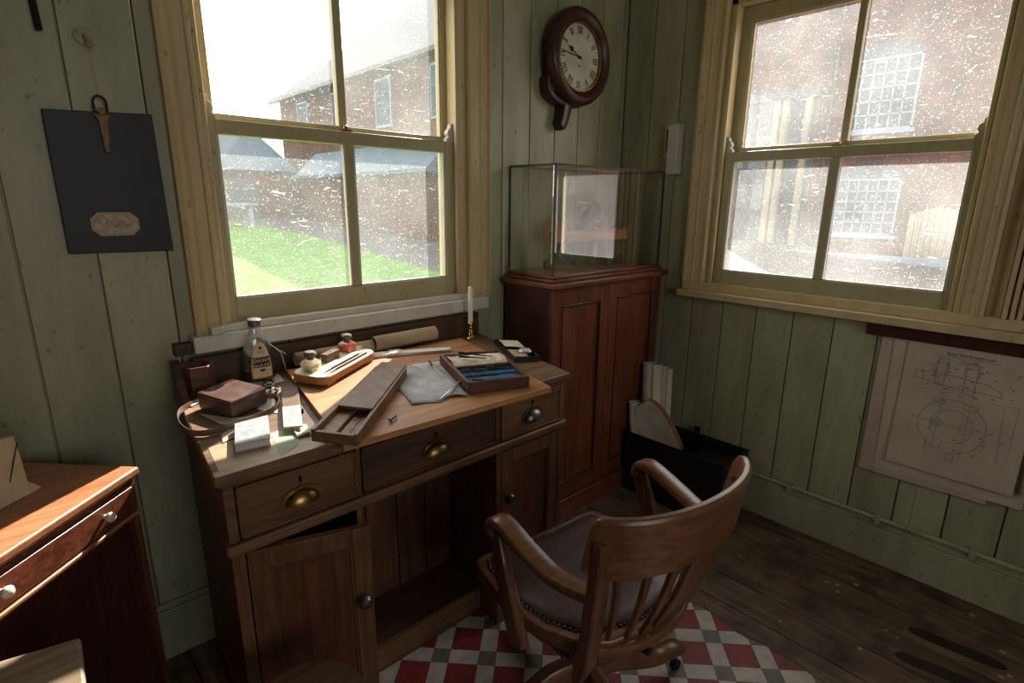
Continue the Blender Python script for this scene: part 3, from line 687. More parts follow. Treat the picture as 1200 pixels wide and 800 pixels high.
ip('emblem', G().lathe([(.0045, 0), (.0045, .0006)], (0, -.0265, .104), 'y', 12).map(Rb), M['inkblack'], t)
ip('label_oval', G().lathe([(.008, 0), (.008, .0006)], (0, -.0305, .038), 'y', 14, 1, .5).map(Rb), M['inkblack'], t)
ip('paper_sheet', G().quad([(-1.90,-.15),(-1.80,-.15),(-1.79,-.085),(-1.88,-.075)], .0003, .0010), M['paper'])
tag(bpy.data.objects['paper_sheet'], 'small white paper slip under the tall ink bottle', 'paper')

t2 = item('white_sticks', 'two thin white sticks leaning behind the tall ink bottle', 'sticks', -1.80, -.075)
ip('stick', G().rod((-1.822, -.072, .118), (-1.782, -.100, .070), .0009, 6), M['wax'], t2)
ip('stick', G().rod((-1.812, -.066, .100), (-1.765, -.092, .062), .0009, 6), M['wax'], t2)
ip('stick_foot', G().rod((-1.782, -.100, .070), (-1.770, -.098, .001), .0009, 6), M['wax'], t2)
# --- wooden pen pot at the back left corner
t = item('pen_pot', 'dark wooden faceted pen pot in the back left corner of the desk', 'pot', -2.02, -.105)
c = [(-2.055, -.085), (-2.035, -.125), (-1.990, -.128), (-1.965, -.092), (-1.990, -.066), (-2.035, -.066)]
g = G(); n = 6; ci = [(-2.01 + (p[0] + 2.01) * .8, -.095 + (p[1] + .095) * .8) for p in c]
vs = [(*p, .001) for p in c] + [(*p, .078) for p in c] + [(*p, .078) for p in ci] + [(*p, .01) for p in ci]
fs = [tuple(range(n - 1, -1, -1)), tuple(range(3 * n, 4 * n))]
for i in range(n):
    j = (i + 1) % n; fs += [(i, j, n + j, n + i), (n + i, n + j, 2 * n + j, 2 * n + i), (2 * n + i, 2 * n + j, 3 * n + j, 3 * n + i)]
ip('pot_body', g.add(vs, fs), M['casewood'], t, .0015)
# --- brown leather case
t = item('leather_case', 'square brown leather case with riveted lid at the left end of the desk', 'case', -1.97, -.26)
cc = [(-2.044, -.222), (-1.998, -.335), (-1.895, -.285), (-1.945, -.170)]
ip('case_body', G().quad(cc, .004, .036), M['brownleather'], t, .002)
ip('lid', G().quad([lerp(p, (-1.97, -.253), -.02) for p in cc], .036, .046), M['brownleather'], t, .003)
g = G()
for p in cc:
    q = lerp(p, (-1.97, -.253), .14); g.lathe([(.0026, .046), (.002, .0475), (.0004, .048)], (q[0], q[1], 0), n=8)
ip('rivet', g, M['brass'], t)
# --- leather strap looping round the case
pth = [(-1.925, -.26, .0095), (-2.054, -.19, .006), (-2.092, -.235, .0095), (-2.108, -.310, .0095), (-2.098, -.375, .0095), (-2.06, -.398, .0095), (-2.00, -.385, .0095), (-1.94, -.372, .0095), (-1.895, -.345, .0095), (-1.872, -.305, .0095), (-1.878, -.262, .0095), (-1.905, -.235, .010)]
o = ip('leather_strap', G().loft(pth[1:], (.016, .0022), (0, 0, 1), n=8), M['strap']); tag(o, 'long brown leather strap looping around the leather case', 'strap')
o = ip('strap_end', G().loft([(-2.00, -.155, .003), (-2.035, -.17, .003), (-2.062, -.19, .003)], (.0016, .024), (0, 0, 1), n=8), M['papergrey']); tag(o, 'grey strap tab with two holes behind the leather case', 'strap')
# --- loose papers
def papers(name, pts, h, m, label, cat='paper', wav=.001):
    g = G(); n = len(pts); cx = sum(p[0] for p in pts) / n; cy = sum(p[1] for p in pts) / n
    r = random.Random(len(label))
    mid = [lerp(p, (cx, cy), .5) for p in pts]
    vs = []
    for dz in (0, .0006):
        vs += [(p[0], p[1], h + dz + r.random() * wav) for p in pts] + [(p[0], p[1], h + dz + .3 * wav) for p in mid] + [(cx, cy, h + dz + .2 * wav)]
    N_ = 2 * n + 1; fs = []
    for i in range(n):
        j = (i + 1) % n
        fs += [(i, j, n + j, n + i), (n + i, n + j, 2 * n), (N_ + j, N_ + i, N_ + n + i, N_ + n + j), (N_ + n + j, N_ + n + i, N_ + 2 * n), (j, i, N_ + i, N_ + j)]
    # order: bottom first, top second
    return tag(ip(name, g.add(vs, fs), m), label, cat)
papers('paper_sheet', [(-2.055, -.25), (-2.03, -.345), (-1.985, -.40), (-1.94, -.40), (-1.93, -.35), (-2.0, -.33)], .0006, M['paper'], 'torn cream paper poking out in front of the leather case')
papers('paper_sheet', [(-1.93, -.31), (-1.90, -.365), (-1.86, -.30), (-1.865, -.235), (-1.90, -.22)], .0006, M['paper'], 'bright white paper beside the right side of the leather case')
papers('paper_sheet', [(-1.953, -.468), (-1.975, -.591), (-1.925, -.560), (-1.90, -.50), (-1.91, -.46)], .0006, M['papergreen'], 'pale green paper to the right of the grey book')
papers('paper_scrap', [(-1.905, -.47), (-1.915, -.53), (-1.878, -.53), (-1.873, -.48)], .0030, M['paper'], 'crumpled white paper scrap beside the pencil box end', wav=.008)
papers('paper_sheet', [(-2.045, -.41), (-2.055, -.455), (-1.99, -.425), (-1.965, -.38), (-2.0, -.37)], .0018, M['paperpink'], 'cream paper strip between the strap and the grey book')
papers('pale_board', [(-2.098, -.582), (-2.086, -.455), (-1.98, -.445), (-1.87, -.52), (-1.872, -.588)], .0002, M['deskpale'], 'pale worn wooden panel on the front left of the desk top', 'panel', 0.0)
# --- grey book
t = item('notebook', 'small grey cloth-covered book near the front left of the desk', 'book', -2.0, -.465)
bc = [(-2.048, -.520), (-1.975, -.530), (-1.936, -.405), (-2.014, -.408)]
ip('cover', G().quad(bc, .002, .0045).quad(bc, .0185, .021), M['bookgrey'], t, .0008)
ip('spine', G().quad([bc[3], bc[0], lerp(bc[0], bc[1], .03), lerp(bc[3], bc[2], .03)], .0045, .0185), M['bookgrey'], t)
ip('page_block', G().quad([lerp(p, (-1.993, -.466), .035) for p in bc], .0045, .0185), M['paper'], t)
# --- scissors handles
t = item('scissors', 'black scissors with oval handles behind the leather case', 'scissors', -1.85, -.17)
def oval(cx, cy, a, b, ang_, z, r):
    pts = [(cx + a * cos(q) * cos(ang_) - b * sin(q) * sin(ang_), cy + a * cos(q) * sin(ang_) + b * sin(q) * cos(ang_), z) for q in [2 * pi * i / 16 for i in range(17)]]
    return G().tube(pts, r, 6, 1)
ip('handle', oval(-1.850, -.170, .030, .013, radians(70), .010, .0035), M['iron'], t)
ip('handle', oval(-1.868, -.235, .026, .012, radians(40), .007, .0032), M['iron'], t)
ip('blade', G().quad([(-1.868, -.258), (-1.905, -.33), (-1.899, -.334), (-1.858, -.262)], .004, .006).quad([(-1.853, -.20), (-1.90, -.325), (-1.894, -.33), (-1.845, -.2)], .007, .009), M['steel'], t)
# --- wooden straight edge with pale ivory plate
t = item('folding_rule', 'narrow wooden rule with dark grip and pale plate, left of the drawing board', 'rule', -1.85, -.36)
a, b, c_, d_ = (-1.836, -.225), (-1.929, -.485), (-1.890, -.503), (-1.792, -.235)
ip('wood_strip', G().quad([lerp(a, b, 0), lerp(a, b, .55), lerp(d_, c_, .55), d_], .012, .017), M['oak_x'], t, .001)
ip('pale_plate', G().quad([lerp(a, b, .55), b, c_, lerp(d_, c_, .55)], .012, .017), M['paleply'], t, .001)
g = G()
for k, (u, v) in enumerate(((.62, .5), (.66, .62), (.70, .45), (.74, .55), (.78, .5), (.83, .42), (.88, .35), (.60, .2), (.60, .8))):
    p = lerp(lerp(a, b, u), lerp(d_, c_, u), v); g.lathe([(.0022, .0170), (.0022, .0174)], (p[0], p[1], 0), n=6)
ip('mark', g, M['inkblack'], t)
ip('support', G().box(-1.875, -1.845, -.40, -.33, .0008, .012), M['oak_dark'], t)
# --- inkstand
def frame2(a, b, wdt):
    a = Vector(a); b = Vector(b); u = (b - a).normalized(); v = Vector((-u.y, u.x)); return a, u, v
A_ = Vector((-1.765, -.262)); B_ = Vector((-1.545, -.128)); uu = (B_ - A_).normalized(); vv = Vector((-uu.y, uu.x)); Ln = (B_ - A_).length
cI = (A_ + B_) / 2
def IN(p): q = cI + uu * p.x + vv * p.y; return (q.x, q.y, p.z + BH)
t = item('inkstand', 'pale wooden inkstand tray with two glass ink bottles standing on it', 'inkstand', cI.x, cI.y, BH)
def rrect(L_, W_, r, n=6):
    pts = []
    for cx, cy, a0 in ((L_/2 - r, W_/2 - r, 0), (-L_/2 + r, W_/2 - r, 90), (-L_/2 + r, -W_/2 + r, 180), (L_/2 - r, -W_/2 + r, 270)):
        for i in range(n + 1):
            an = radians(a0 + 90 * i / n); pts.append((cx + r * cos(an), cy + r * sin(an)))
    return pts
IL, IW = .29, .118
ip('tray_body', G().quad(rrect(IL, IW, .03), .008, .0285).map(lambda p: IN(p)), M['board'], t, .002)
ip('foot', G().box(-IL/2 + .02, -IL/2 + .06, -IW/2 + .005, IW/2 - .005, 0, .0085).box(IL/2 - .06, IL/2 - .02, -IW/2 + .005, IW/2 - .005, 0, .0085).map(IN), M['board'], t, .001)
ip('tray_top', G().quad(rrect(IL - .004, IW - .004, .03), .0285, .0305).map(IN), M['paleply'], t, .0008)
ip('pen_groove', G().box(-.105, .105, -.050, -.043, .0302, .0309).box(-.105, .105, -.034, -.027, .0302, .0309).map(IN), M['oak_dark'], t)
def inkwell(name, label, cx, cy, gm, im):
    w_ = thing(name, label, 'ink bottle', IN(Vector((cx, cy, .031)))[:2] + (T(cI.x, cI.y) + BH + .031,), group=None)
    hw = .021
    gg = G().quad([(cx - hw, cy - hw), (cx + hw, cy - hw), (cx + hw, cy + hw), (cx - hw, cy + hw)], .031, .056)
    gg.quad([(cx - hw, cy - hw), (cx + hw, cy - hw), (cx + hw, cy + hw), (cx - hw, cy + hw)], .056, .064, .45)
    ip('glass_body', gg.map(IN), gm, w_, .002)
    ip('ink', G().quad([(cx - .016, cy - .016), (cx + .016, cy - .016), (cx + .016, cy + .016), (cx - .016, cy + .016)], .034, .048).map(IN), im, w_)
    ip('stopper', G().lathe([(.010, .062), (.010, .068), (.017, .074), (.0175, .082), (.014, .086), (.004, .087)], (cx, cy, 0), n=18).map(IN), M['cap'], w_)
inkwell('inkwell', 'square clear inkwell with dark stopper on the left end of the inkstand', -.098, .018, M['wellglass'], M['ceramic'])
inkwell('inkwell', 'square inkwell of red ink on the right end of the inkstand', .098, .022, M['wellred'], M['inkwell_red'])
o = ip('wooden_block', G().box(-.030, .036, .010, .032, .0312, .056).map(IN), M['oak_z'], bv=.001); tag(o, 'small wooden block standing between the two inkwells', 'block')
for k, (y_, lab) in enumerate(((-.047, 'dip pen lying in the front groove of the inkstand'), (-.031, 'dip pen lying in the rear groove of the inkstand'))):
    t2 = item('dip_pen', lab, 'pen', cI.x, cI.y, BH + .031)
    ip('shaft', G().rod(IN(Vector((-.075, y_, .034))), IN(Vector((.10 - k * .02, y_, .034))), .0024, 6), M['oak_dark'], t2)
    ip('nib', G().rod(IN(Vector((-.098, y_, .034))), IN(Vector((-.075, y_, .034))), .0006, 6, .0024), M['steel'], t2)
# --- pencil box with sliding lid
P1, P2, P3, P4 = (-1.908, -.596), (-1.839, -.683), (-1.515, -.372), (-1.578, -.302)   # front-left, front-right, back-right, back-left
t = item('pencil_box', 'long dark wooden pencil box with its lid slid half open', 'box', -1.71, -.49, BH)
def PB(u, v): a = lerp(P1, P2, u); b = lerp(P4, P3, u); return lerp(a, b, v)
def pq(u0, u1, v0, v1): return [PB(u0, v0), PB(u1, v0), PB(u1, v1), PB(u0, v1)]
h0 = BH + .001; h1 = BH + .030
ip('box_bottom', G().quad(pq(0, 1, 0, 1), h0, h0 + .004), M['penbox'], t, .0006)
ip('box_side', G().quad(pq(0, .085, 0, 1), h0 + .004, h1), M['penbox'], t, .0008)
ip('box_side', G().quad(pq(.915, 1, 0, 1), h0 + .004, h1), M['penbox'], t, .0008)
ip('box_end', G().quad(pq(.085, .915, 0, .022), h0 + .004, h1 - .004), M['penbox'], t, .0008)
ip('box_end', G().quad(pq(.085, .915, .978, 1), h0 + .004, h1 - .004), M['penbox'], t, .0008)
ip('inner_slat', G().quad(pq(.095, .44, .03, .75), h0 + .004, h0 + .016), M['penin'], t, .001)
ip('inner_slat', G().quad(pq(.50, .70, .03, .75), h0 + .004, h0 + .011), M['penin'], t, .001)
ip('inner_slat', G().quad(pq(.71, .905, .03, .75), h0 + .004, h0 + .012), M['penin'], t, .001)
ip('lid', G().quad(pq(.07, .93, .30, 1.07), h1 - .0035, h1 + .003), M['penbox'], t, .0012)
pp = PB(.5, 1.0); ip('thumb_notch', G().lathe([(.012, h1 + .0028), (.012, h1 + .0034)], (pp[0], pp[1], 0), n=16, sx=1.2, sy=.7), M['penin'], t)
# --- screw key
o = ip('small_key', G().rod((-1.715, -.612, BH + .005), (-1.690, -.600, BH + .005), .0025, 8).rod((-1.715, -.605, BH + .005), (-1.716, -.619, BH + .005), .003, 8), M['iron']); tag(o, 'tiny dark screw lying on the front of the drawing board', 'screw')
# --- crumpled grey sheet
outline = [(-1.587, -.432), (-1.600, -.50), (-1.618, -.557), (-1.578, -.568), (-1.545, -.585), (-1.512, -.572), (-1.485, -.578), (-1.463, -.601), (-1.432, -.52), (-1.401, -.446), (-1.375, -.375), (-1.351, -.314), (-1.40, -.295), (-1.455, -.282), (-1.51, -.33), (-1.55, -.37)]
g = G(); cx, cy = -1.49, -.44; n = len(outline); rr = random.Random(4); vs = []; K = 7
for k in range(K):
    for i, p in enumerate(outline):
        q = lerp(p, (cx, cy), k / K); vs.append((q[0], q[1], BH + .001 + (.006 * rr.random() if k == 0 else .0035 * rr.random())))
vs.append((cx, cy, BH + .002)); fs = []
for k in range(K - 1):
    for i in range(n): j = (i + 1) % n; fs.append((k*n+i, k*n+j, (k+1)*n+j, (k+1)*n+i))
for i in range(n): fs.append(((K-1)*n+i, (K-1)*n+(i+1)%n, K*n))
o = mk('crumpled_sheet', g.add(vs, fs).map(TT), M['papergrey'], sharp=60)
sol = o.modifiers.new('solid', 'SOLIDIFY'); sol.thickness = .0006; sol.offset = 1
tag(o, 'crumpled blue-grey paper sheet in the middle of the drawing board', 'paper')
# --- drawing instruments on the sheet
def instrument(name, label, p0, p1, m1, m2, r=.0026, h=BH + .009, cat='pen'):
    t2 = item(name, label, cat, p0[0], p0[1], h)
    q = lerp(p0, p1, .35)
    ip('handle', G().rod((p0[0], p0[1], h + .002), (q[0], q[1], h + .001), r, 8), m1, t2)
    ip('point', G().rod((q[0], q[1], h + .001), (p1[0], p1[1], h - .001), r * .7, 8, r * .25), m2, t2)
instrument('ruling_pen', 'short brass drawing pen at the back left of the grey sheet', (-1.470, -.285), (-1.450, -.350), M['brass'], M['brass'], .002)
instrument('ruling_pen', 'white-handled ruling pen lying on the back of the grey sheet', (-1.392, -.310), (-1.440, -.439), M['iron'], M['ceramic'], .003)
instrument('wooden_pen', 'thin brown wooden pen holder lying beside the instrument case', (-1.396, -.367), (-1.439, -.518), M['papertan'], M['papertan'], .0028)
t2 = item('dividers', 'steel dividers with two legs at the front right of the grey sheet', 'dividers', -1.45, -.52, BH + .008)
ip('leg', G().rod((-1.418, -.516, BH + .016), (-1.542, -.578, BH + .006), .0022, 8, .0009), M['steel'], t2)
ip('leg', G().rod((-1.418, -.516, BH + .016), (-1.530, -.596, BH + .006), .0022, 8, .0009), M['iron'], t2)
ip('hinge', G().lathe([(.0045, BH + .012), (.0045, BH + .020)], (-1.418, -.516, 0), n=12).rod((-1.418, -.516, BH + .018), (-1.398, -.505, BH + .021), .002, 8), M['brass'], t2)
# --- instrument case (open box, cream and blue lined)
Q1, Q2, Q3, Q4 = (-1.452, -.589), (-1.271, -.651), (-1.178, -.412), (-1.370, -.338)
def QB(u, v): a = lerp(Q1, Q2, u); b = lerp(Q4, Q3, u); return lerp(a, b, v)
def qq(u0, u1, v0, v1): return [QB(u0, v0), QB(u1, v0), QB(u1, v1), QB(u0, v1)]
t = item('instrument_case', 'open dark wooden instrument case lined in cream cloth and blue velvet', 'case', -1.32, -.5, BH)
h0 = BH + .0008; h1 = BH + .036
ip('case_bottom', G().quad(qq(0, 1, 0, 1), h0, h0 + .005), M['casewood'], t)
for (a0, a1, b0, b1) in ((0, .05, 0, 1), (.95, 1, 0, 1), (.05, .95, 0, .035), (.05, .95, .965, 1)): ip('case_side', G().quad(qq(a0, a1, b0, b1), h0 + .005, h1), M['casewood'], t, .001)
ip('divider', G().quad(qq(.05, .95, .50, .53), h0 + .005, h1), M['casewood'], t, .001)
ip('blue_lining', G().quad(qq(.05, .95, .035, .50), h0 + .005, h0 + .022), M['blue'], t)
g = G(); rr = random.Random(9)
g.sheet(lambda u, v: (*QB(.06 + .88 * u, .54 + .42 * v), h1 - .012 + .016 * sin(pi * v) ** .6 + .004 * rr.random()), 14, 8, -.0015)
ip('cream_lining', g, M['cloth'], t)
ip('blue_fold', G().loft([(*QB(.07, .12), h0 + .024), (*QB(.93, .12), h0 + .024)], (.008, .010), n=8).loft([(*QB(.07, .30), h0 + .024), (*QB(.93, .30), h0 + .024)], (.008, .010), n=8).loft([(*QB(.07, .45), h0 + .024), (*QB(.93, .45), h0 + .024)], (.008, .009), n=8), M['blue'], t)
rr = random.Random(3)
labs = ['steel pen in the front row of the blue velvet tray', 'dark drawing instrument in the middle of the blue velvet tray', 'bow pen at the back of the blue velvet tray', 'short compass leg at the front left of the blue velvet tray', 'thin lining pen along the divider of the instrument case']
for k, (u0, u1, v0, v1) in enumerate(((.12, .62, .21, .19), (.3, .9, .38, .37), (.1, .5, .41, .43), (.12, .3, .08, .09), (.5, .92, .47, .46))):
    instrument('drawing_instrument', labs[k], QB(u0, v0), QB(u1, v1), M['pewter'], M['iron'], .0042, h0 + .031, 'instrument')
instrument('compass', 'black drawing compass lying on the cream cloth of the instrument case', QB(.25, .86), QB(.72, .66), M['iron'], M['iron'], .004, h1 + .012, 'compass')
instrument('compass', 'long thin black compass across the back of the cream cloth', QB(.2, .72), QB(.6, .60), M['iron'], M['iron'], .0035, h1 + .012, 'compass')
instrument('scriber', 'grey steel scriber along the back edge of the instrument case', QB(.15, .93), QB(.95, .88), M['steel'], M['iron'], .003, h1 + .006, 'instrument')
# --- slide rule
t = item('slide_rule', 'long white slide rule with clear cursor behind the instrument case', 'ruler', -1.45, -.15, BH)
R1, R2, R3, R4 = (-1.661, -.098), (-1.255, -.250), (-1.238, -.218), (-1.650, -.066)
def RB(u, v): return lerp(lerp(R1, R2, u), lerp(R4, R3, u), v)
def rq(u0, u1, v0, v1): return [RB(u0, v0), RB(u1, v0), RB(u1, v1), RB(u0, v1)]
ip('rule_body', G().quad(rq(0, 1, 0, 1), BH + .0005, BH + .008), M['steel'], t, .0008)
ip('rule_face', G().quad(rq(0.005, .995, .04, .34), BH + .008, BH + .0092).quad(rq(0.005, .995, .66, .96), BH + .008, BH + .0092), M['wax'], t, .0003)
ip('slide', G().quad(rq(.02, .98, .37, .63), BH + .008, BH + .0088), M['wax'], t, .0003)
ip('cursor', G().quad(rq(.50, .60, -.12, 1.12), BH + .0095, BH + .0125), M['ceramic'], t, .0005)
# --- rolled drawings along the back
def roll(name, label, a, b, r, m, z, spiral=True):
    a = Vector((*a, z)); b = Vector((*b, z)); u = (b - a).normalized(); s_ = Vector((0, 0, 1)); w_ = u.cross(s_)
    g = G(); n = 40; rs = []
    for k, p in enumerate((a, b)):
        ring = []
        for i in range(n): an = 2 * pi * 1.9 * i / (n - 1); rad = r * (1 - .22 * i / n); ring.append(p + (s_ * cos(an) + w_ * sin(an)) * rad)
        rs.append(ring)
    vs = rs[0] + rs[1]; fs = [(i, i + 1, n + i + 1, n + i) for i in range(n - 1)]
    o = mk(name, g.add(vs, fs).map(TT), m, sharp=50, fix=False); so = o.modifiers.new('solid', 'SOLIDIFY'); so.thickness = .0011; so.offset = 0
    return tag(o, label, 'roll')
roll('paper_roll', 'thick tan paper roll lying against the back board of the desk', (-1.475, -.100), (-1.222, -.098), .026, M['papertan'], .046)
roll('paper_roll', 'thinner tan paper roll behind the inkstand', (-1.740, -.093), (-1.478, -.096), .021, M['papertan'], .040)
# --- candlestick
t = item('candlestick', 'small brass candlestick holding a candle at the back right of the desk', 'candlestick', -1.058, -.108)
ip('base', G().lathe([(.021, .0005), (.0215, .004), (.019, .007), (.010, .010), (.008, .014)], (-1.058, -.108, 0), n=24), M['brass2'], t)
ip('stem', G().lathe([(.008, .013), (.011, .018), (.006, .024), (.0085, .030), (.005, .036), (.007, .044), (.005, .050), (.010, .056), (.013, .060), (.0125, .064), (.010, .066)], (-1.058, -.108, 0), n=20), M['brass2'], t)
o = ip('candle', G().lathe([(.0085, .064), (.0088, .10), (.0085, .198), (.0065, .204), (.002, .205)], (-1.058, -.108, 0), n=16), M['wax']); tag(o, 'tall white candle standing in the brass candlestick', 'candle')
# --- black wallet / tray with papers and a dial
t = item('black_tray', 'shallow black tray of papers at the right end of the desk', 'tray', -1.01, -.34)
K1, K2, K3, K4 = (-1.119, -.425), (-1.005, -.465), (-.915, -.250), (-1.028, -.212)
def KB(u, v): return lerp(lerp(K1, K2, u), lerp(K4, K3, u), v)
def kq(u0, u1, v0, v1): return [KB(u0, v0), KB(u1, v0), KB(u1, v1), KB(u0, v1)]
K3 = (-.990 + .03, -.270); K2 = (-1.030, -.462)
ip('tray_base', G().quad(kq(0, 1, 0, 1), .0006, .005), M['blackm'], t, .001)
for (a0, a1, b0, b1) in ((0, .05, 0, 1), (.95, 1, 0, 1), (.05, .95, 0, .04), (.05, .95, .96, 1)): ip('tray_rim', G().quad(kq(a0, a1, b0, b1), .005, .018), M['blackm'], t, .001)
papers('folded_paper', [KB(.1, .55), KB(.85, .50), KB(.9, .88), KB(.15, .93)], .019, M['paper'], 'cream folded paper on the back of the black tray', wav=.003)
papers('folded_paper', [KB(.08, .08), KB(.6, .06), KB(.6, .42), KB(.1, .45)], .014, M['papertan'], 'brown torn paper in the front of the black tray', wav=.006)
pw = KB(.68, .30)
t = thing('pocket_watch', 'round silver pocket watch with white dial in the black tray', 'watch', (pw[0], pw[1], T(*pw) + .015))
ip('watch_case', G().lathe([(.018, .015), (.024, .017), (.024, .022), (.022, .024)], (pw[0], pw[1], 0), n=24).rod((pw[0] + .022, pw[1] + .008, .02), (pw[0] + .031, pw[1] + .012, .02), .003), M['steel'], t)
ip('dial', G().lathe([(.0205, .0238), (.0205, .0248)], (pw[0], pw[1], 0), n=24), M['ceramic'], t)
ip('hand', G().quad([(pw[0] - .001, pw[1]), (pw[0] + .001, pw[1]), (pw[0] + .0005, pw[1] + .014)], .0249, .0252).quad([(pw[0], pw[1] - .001), (pw[0], pw[1] + .001), (pw[0] - .010, pw[1] + .0003)], .0249, .0252), M['inkblack'], t)

# ================================================================ corner cabinet with glass case
CX0, CX1, CY = -.80, -.035, -.300
cb = thing('tall_cabinet', 'tall dark red mahogany cupboard with two panelled doors in the corner', 'cabinet', (-.42, -.16, 0))
mk('side_panel', G().box(CX0, CX0 + .02, CY + .012, -.022, .07, 1.035), M['mahog_dark'], cb, .002)
mk('side_panel', G().box(CX1 - .02, CX1, CY + .012, -.022, .07, 1.035), M['mahog_dark'], cb, .002)
mk('back_panel', G().box(CX0 + .02, CX1 - .02, -.034, -.024, .07, 1.035), M['mahog_dark'], cb)
mk('plinth', G().box(CX0 - .01, CX1 + .005, CY - .012, -.022, 0, .09), M['mahog_x'], cb, .004)
mk('top', G().box(CX0 - .022, CX1 + .012, CY - .030, -.020, 1.040, 1.062).box(CX0 - .010, CX1 + .006, CY - .014, -.020, 1.030, 1.040), M['mahog_x'], cb, .006)
mid = (CX0 + CX1) / 2 - .015
for (a, b) in ((CX0 + .002, mid - .0015), (mid + .0015, CX1 - .002)):
    fr = .055; z0, z1 = .095, 1.028; y = CY
    d = mk('door', G().box(a, a + fr, y, y + .02, z0, z1).box(b - fr, b, y, y + .02, z0, z1).box(a + fr, b - fr, y, y + .02, z0, z0 + .07).box(a + fr, b - fr, y, y + .02, z1 - .06, z1), M['mahog_v'], cb, .002)
    mk('door_panel', G().box(a + fr, b - fr, y + .008, y + .014, z0 + .07, z1 - .06), M['mahog_v'], d)
    a0, a1, b0, b1 = a + fr, b - fr, z0 + .07, z1 - .06
    mk('panel_moulding', G().box(a0, a0 + .010, y - .004, y + .010, b0, b1).box(a1 - .010, a1, y - .004, y + .010, b0, b1).box(a0, a1, y - .004, y + .010, b0, b0 + .010).box(a0, a1, y - .004, y + .010, b1 - .010, b1), M['mahog_dark'], d, .003)
gc = thing('display_case', 'glass display case with thin dark edges on top of the tall cabinet', 'display case', (-.42, -.16, 1.062))
mk('case_base', G().box(CX0 + .000, CX1 - .0, CY - .002, -.024, 1.062, 1.075).box(CX0 + .010, CX1 - .008, CY + .010, -.028, 1.075, 1.088), M['mahog_x'], gc, .004)
gx0, gx1, gy0, gy1, gz0, gz1 = CX0 + .016, CX1 - .012, CY + .018, -.030, 1.088, 1.508
e = .0038
for (x_, y_) in ((gx0, gy0), (gx1, gy0), (gx0, gy1), (gx1, gy1)): mk('edge_strip', G().box(x_ - e, x_ + e, y_ - e, y_ + e, gz0, gz1), M['caseedge'], gc)
for y_ in (gy0, gy1): mk('edge_strip', G().box(gx0, gx1, y_ - e, y_ + e, gz1 - e, gz1 + e), M['caseedge'], gc)
for x_ in (gx0, gx1): mk('edge_strip', G().box(x_ - e, x_ + e, gy0, gy1, gz1 - e, gz1 + e), M['caseedge'], gc)
mk('glass_pane', G().add([(gx0, gy0, gz0), (gx1, gy0, gz0), (gx1, gy0, gz1), (gx0, gy0, gz1)], [(0,1,2,3)]), M['glasscase'], gc)
mk('glass_pane', G().add([(gx0, gy1, gz0), (gx0, gy0, gz0), (gx0, gy0, gz1), (gx0, gy1, gz1)], [(0,1,2,3)]), M['glasscase'], gc)
mk('glass_pane', G().add([(gx1, gy0, gz0), (gx1, gy1, gz0), (gx1, gy1, gz1), (gx1, gy0, gz1)], [(0,1,2,3)]), M['glasscase'], gc)
mk('glass_pane', G().add([(gx0, gy0, gz1), (gx1, gy0, gz1), (gx1, gy1, gz1), (gx0, gy1, gz1)], [(0,1,2,3)]), M['glasscase'], gc)
# model machine inside
yM = -.15
mo = thing('model_machine', 'small model machine with orange timber beam inside the glass case', 'model', (-.45, yM, 1.089))
mk('beam', G().box(-.665, -.16, yM - .030, yM - .012, 1.205, 1.250).box(-.665, -.16, yM + .012, yM + .030, 1.205, 1.250), M['modelred'], mo, .002)
mk('front_box', G().add([(-.66, yM-.03, 1.25), (-.585, yM-.03, 1.25), (-.61, yM-.03, 1.30), (-.66, yM-.03, 1.30), (-.66, yM+.03, 1.25), (-.585, yM+.03, 1.25), (-.61, yM+.03, 1.30), (-.66, yM+.03, 1.30)], [(0,1,2,3),(7,6,5,4),(0,4,5,1),(1,5,6,2),(2,6,7,3),(3,7,4,0)]), M['modelred'], mo, .002)
mk('boiler', G().loft([(-.475, yM, 1.25), (-.44, yM, 1.30), (-.395, yM, 1.35)], (.055, .045), (0, 1, 0), n=14, e=1), M['modelblue'], mo)
mk('gear', G().lathe([(.035, -.004), (.035, .004)], (-.40, yM - .02, 1.335), 'y', 18).lathe([(.022, -.004), (.022, .004)], (-.46, yM - .034, 1.275), 'y', 16), M['modelblue'], mo, .0)
for s_ in (-1, 1): mk('jib_leg', G().rod((-.40, yM + .02 * s_, 1.25), (-.345, yM + .008 * s_, 1.345), .006).rod((-.29, yM + .02 * s_, 1.25), (-.345, yM + .008 * s_, 1.345), .006), M['modelred'], mo)
mk('cross_brace', G().box(-.385, -.305, yM - .022, yM + .022, 1.285, 1.293), M['modelred'], mo)
mk('rear_deck', G().box(-.31, -.17, yM - .025, yM + .025, 1.25, 1.262), M['casewood'], mo, .001)
mk('winch', G().lathe([(.016, -.03), (.016, .03)], (-.355, yM, 1.272), 'y', 14), M['iron'], mo)
mk('chain', G().rod((-.465, yM - .045, 1.20), (-.460, yM - .045, 1.15), .004), M['iron'], mo)
for k, (x_, r_) in enumerate(((-.645, .022), (-.600, .035), (-.560, .022), (-.30, .024), (-.22, .024))):
    for s_ in (-1, 1): mk('wheel', G().lathe([(r_, -.003), (r_, .003)], (x_, yM + .034 * s_, 1.090 + r_), 'y', 16), M['iron'], mo)
mk('undercarriage', G().rod((-.60, yM, 1.205), (-.64, yM, 1.11), .008).rod((-.60, yM, 1.205), (-.55, yM, 1.11), .008).rod((-.625, yM - .034, 1.12), (-.625, yM + .034, 1.12), .004), M['iron'], mo)
for x_ in (-.385, -.31, -.23): mk('post', G().box(x_ - .009, x_ + .009, yM - .022, yM + .022, 1.089, 1.205), M['casewood'], mo)

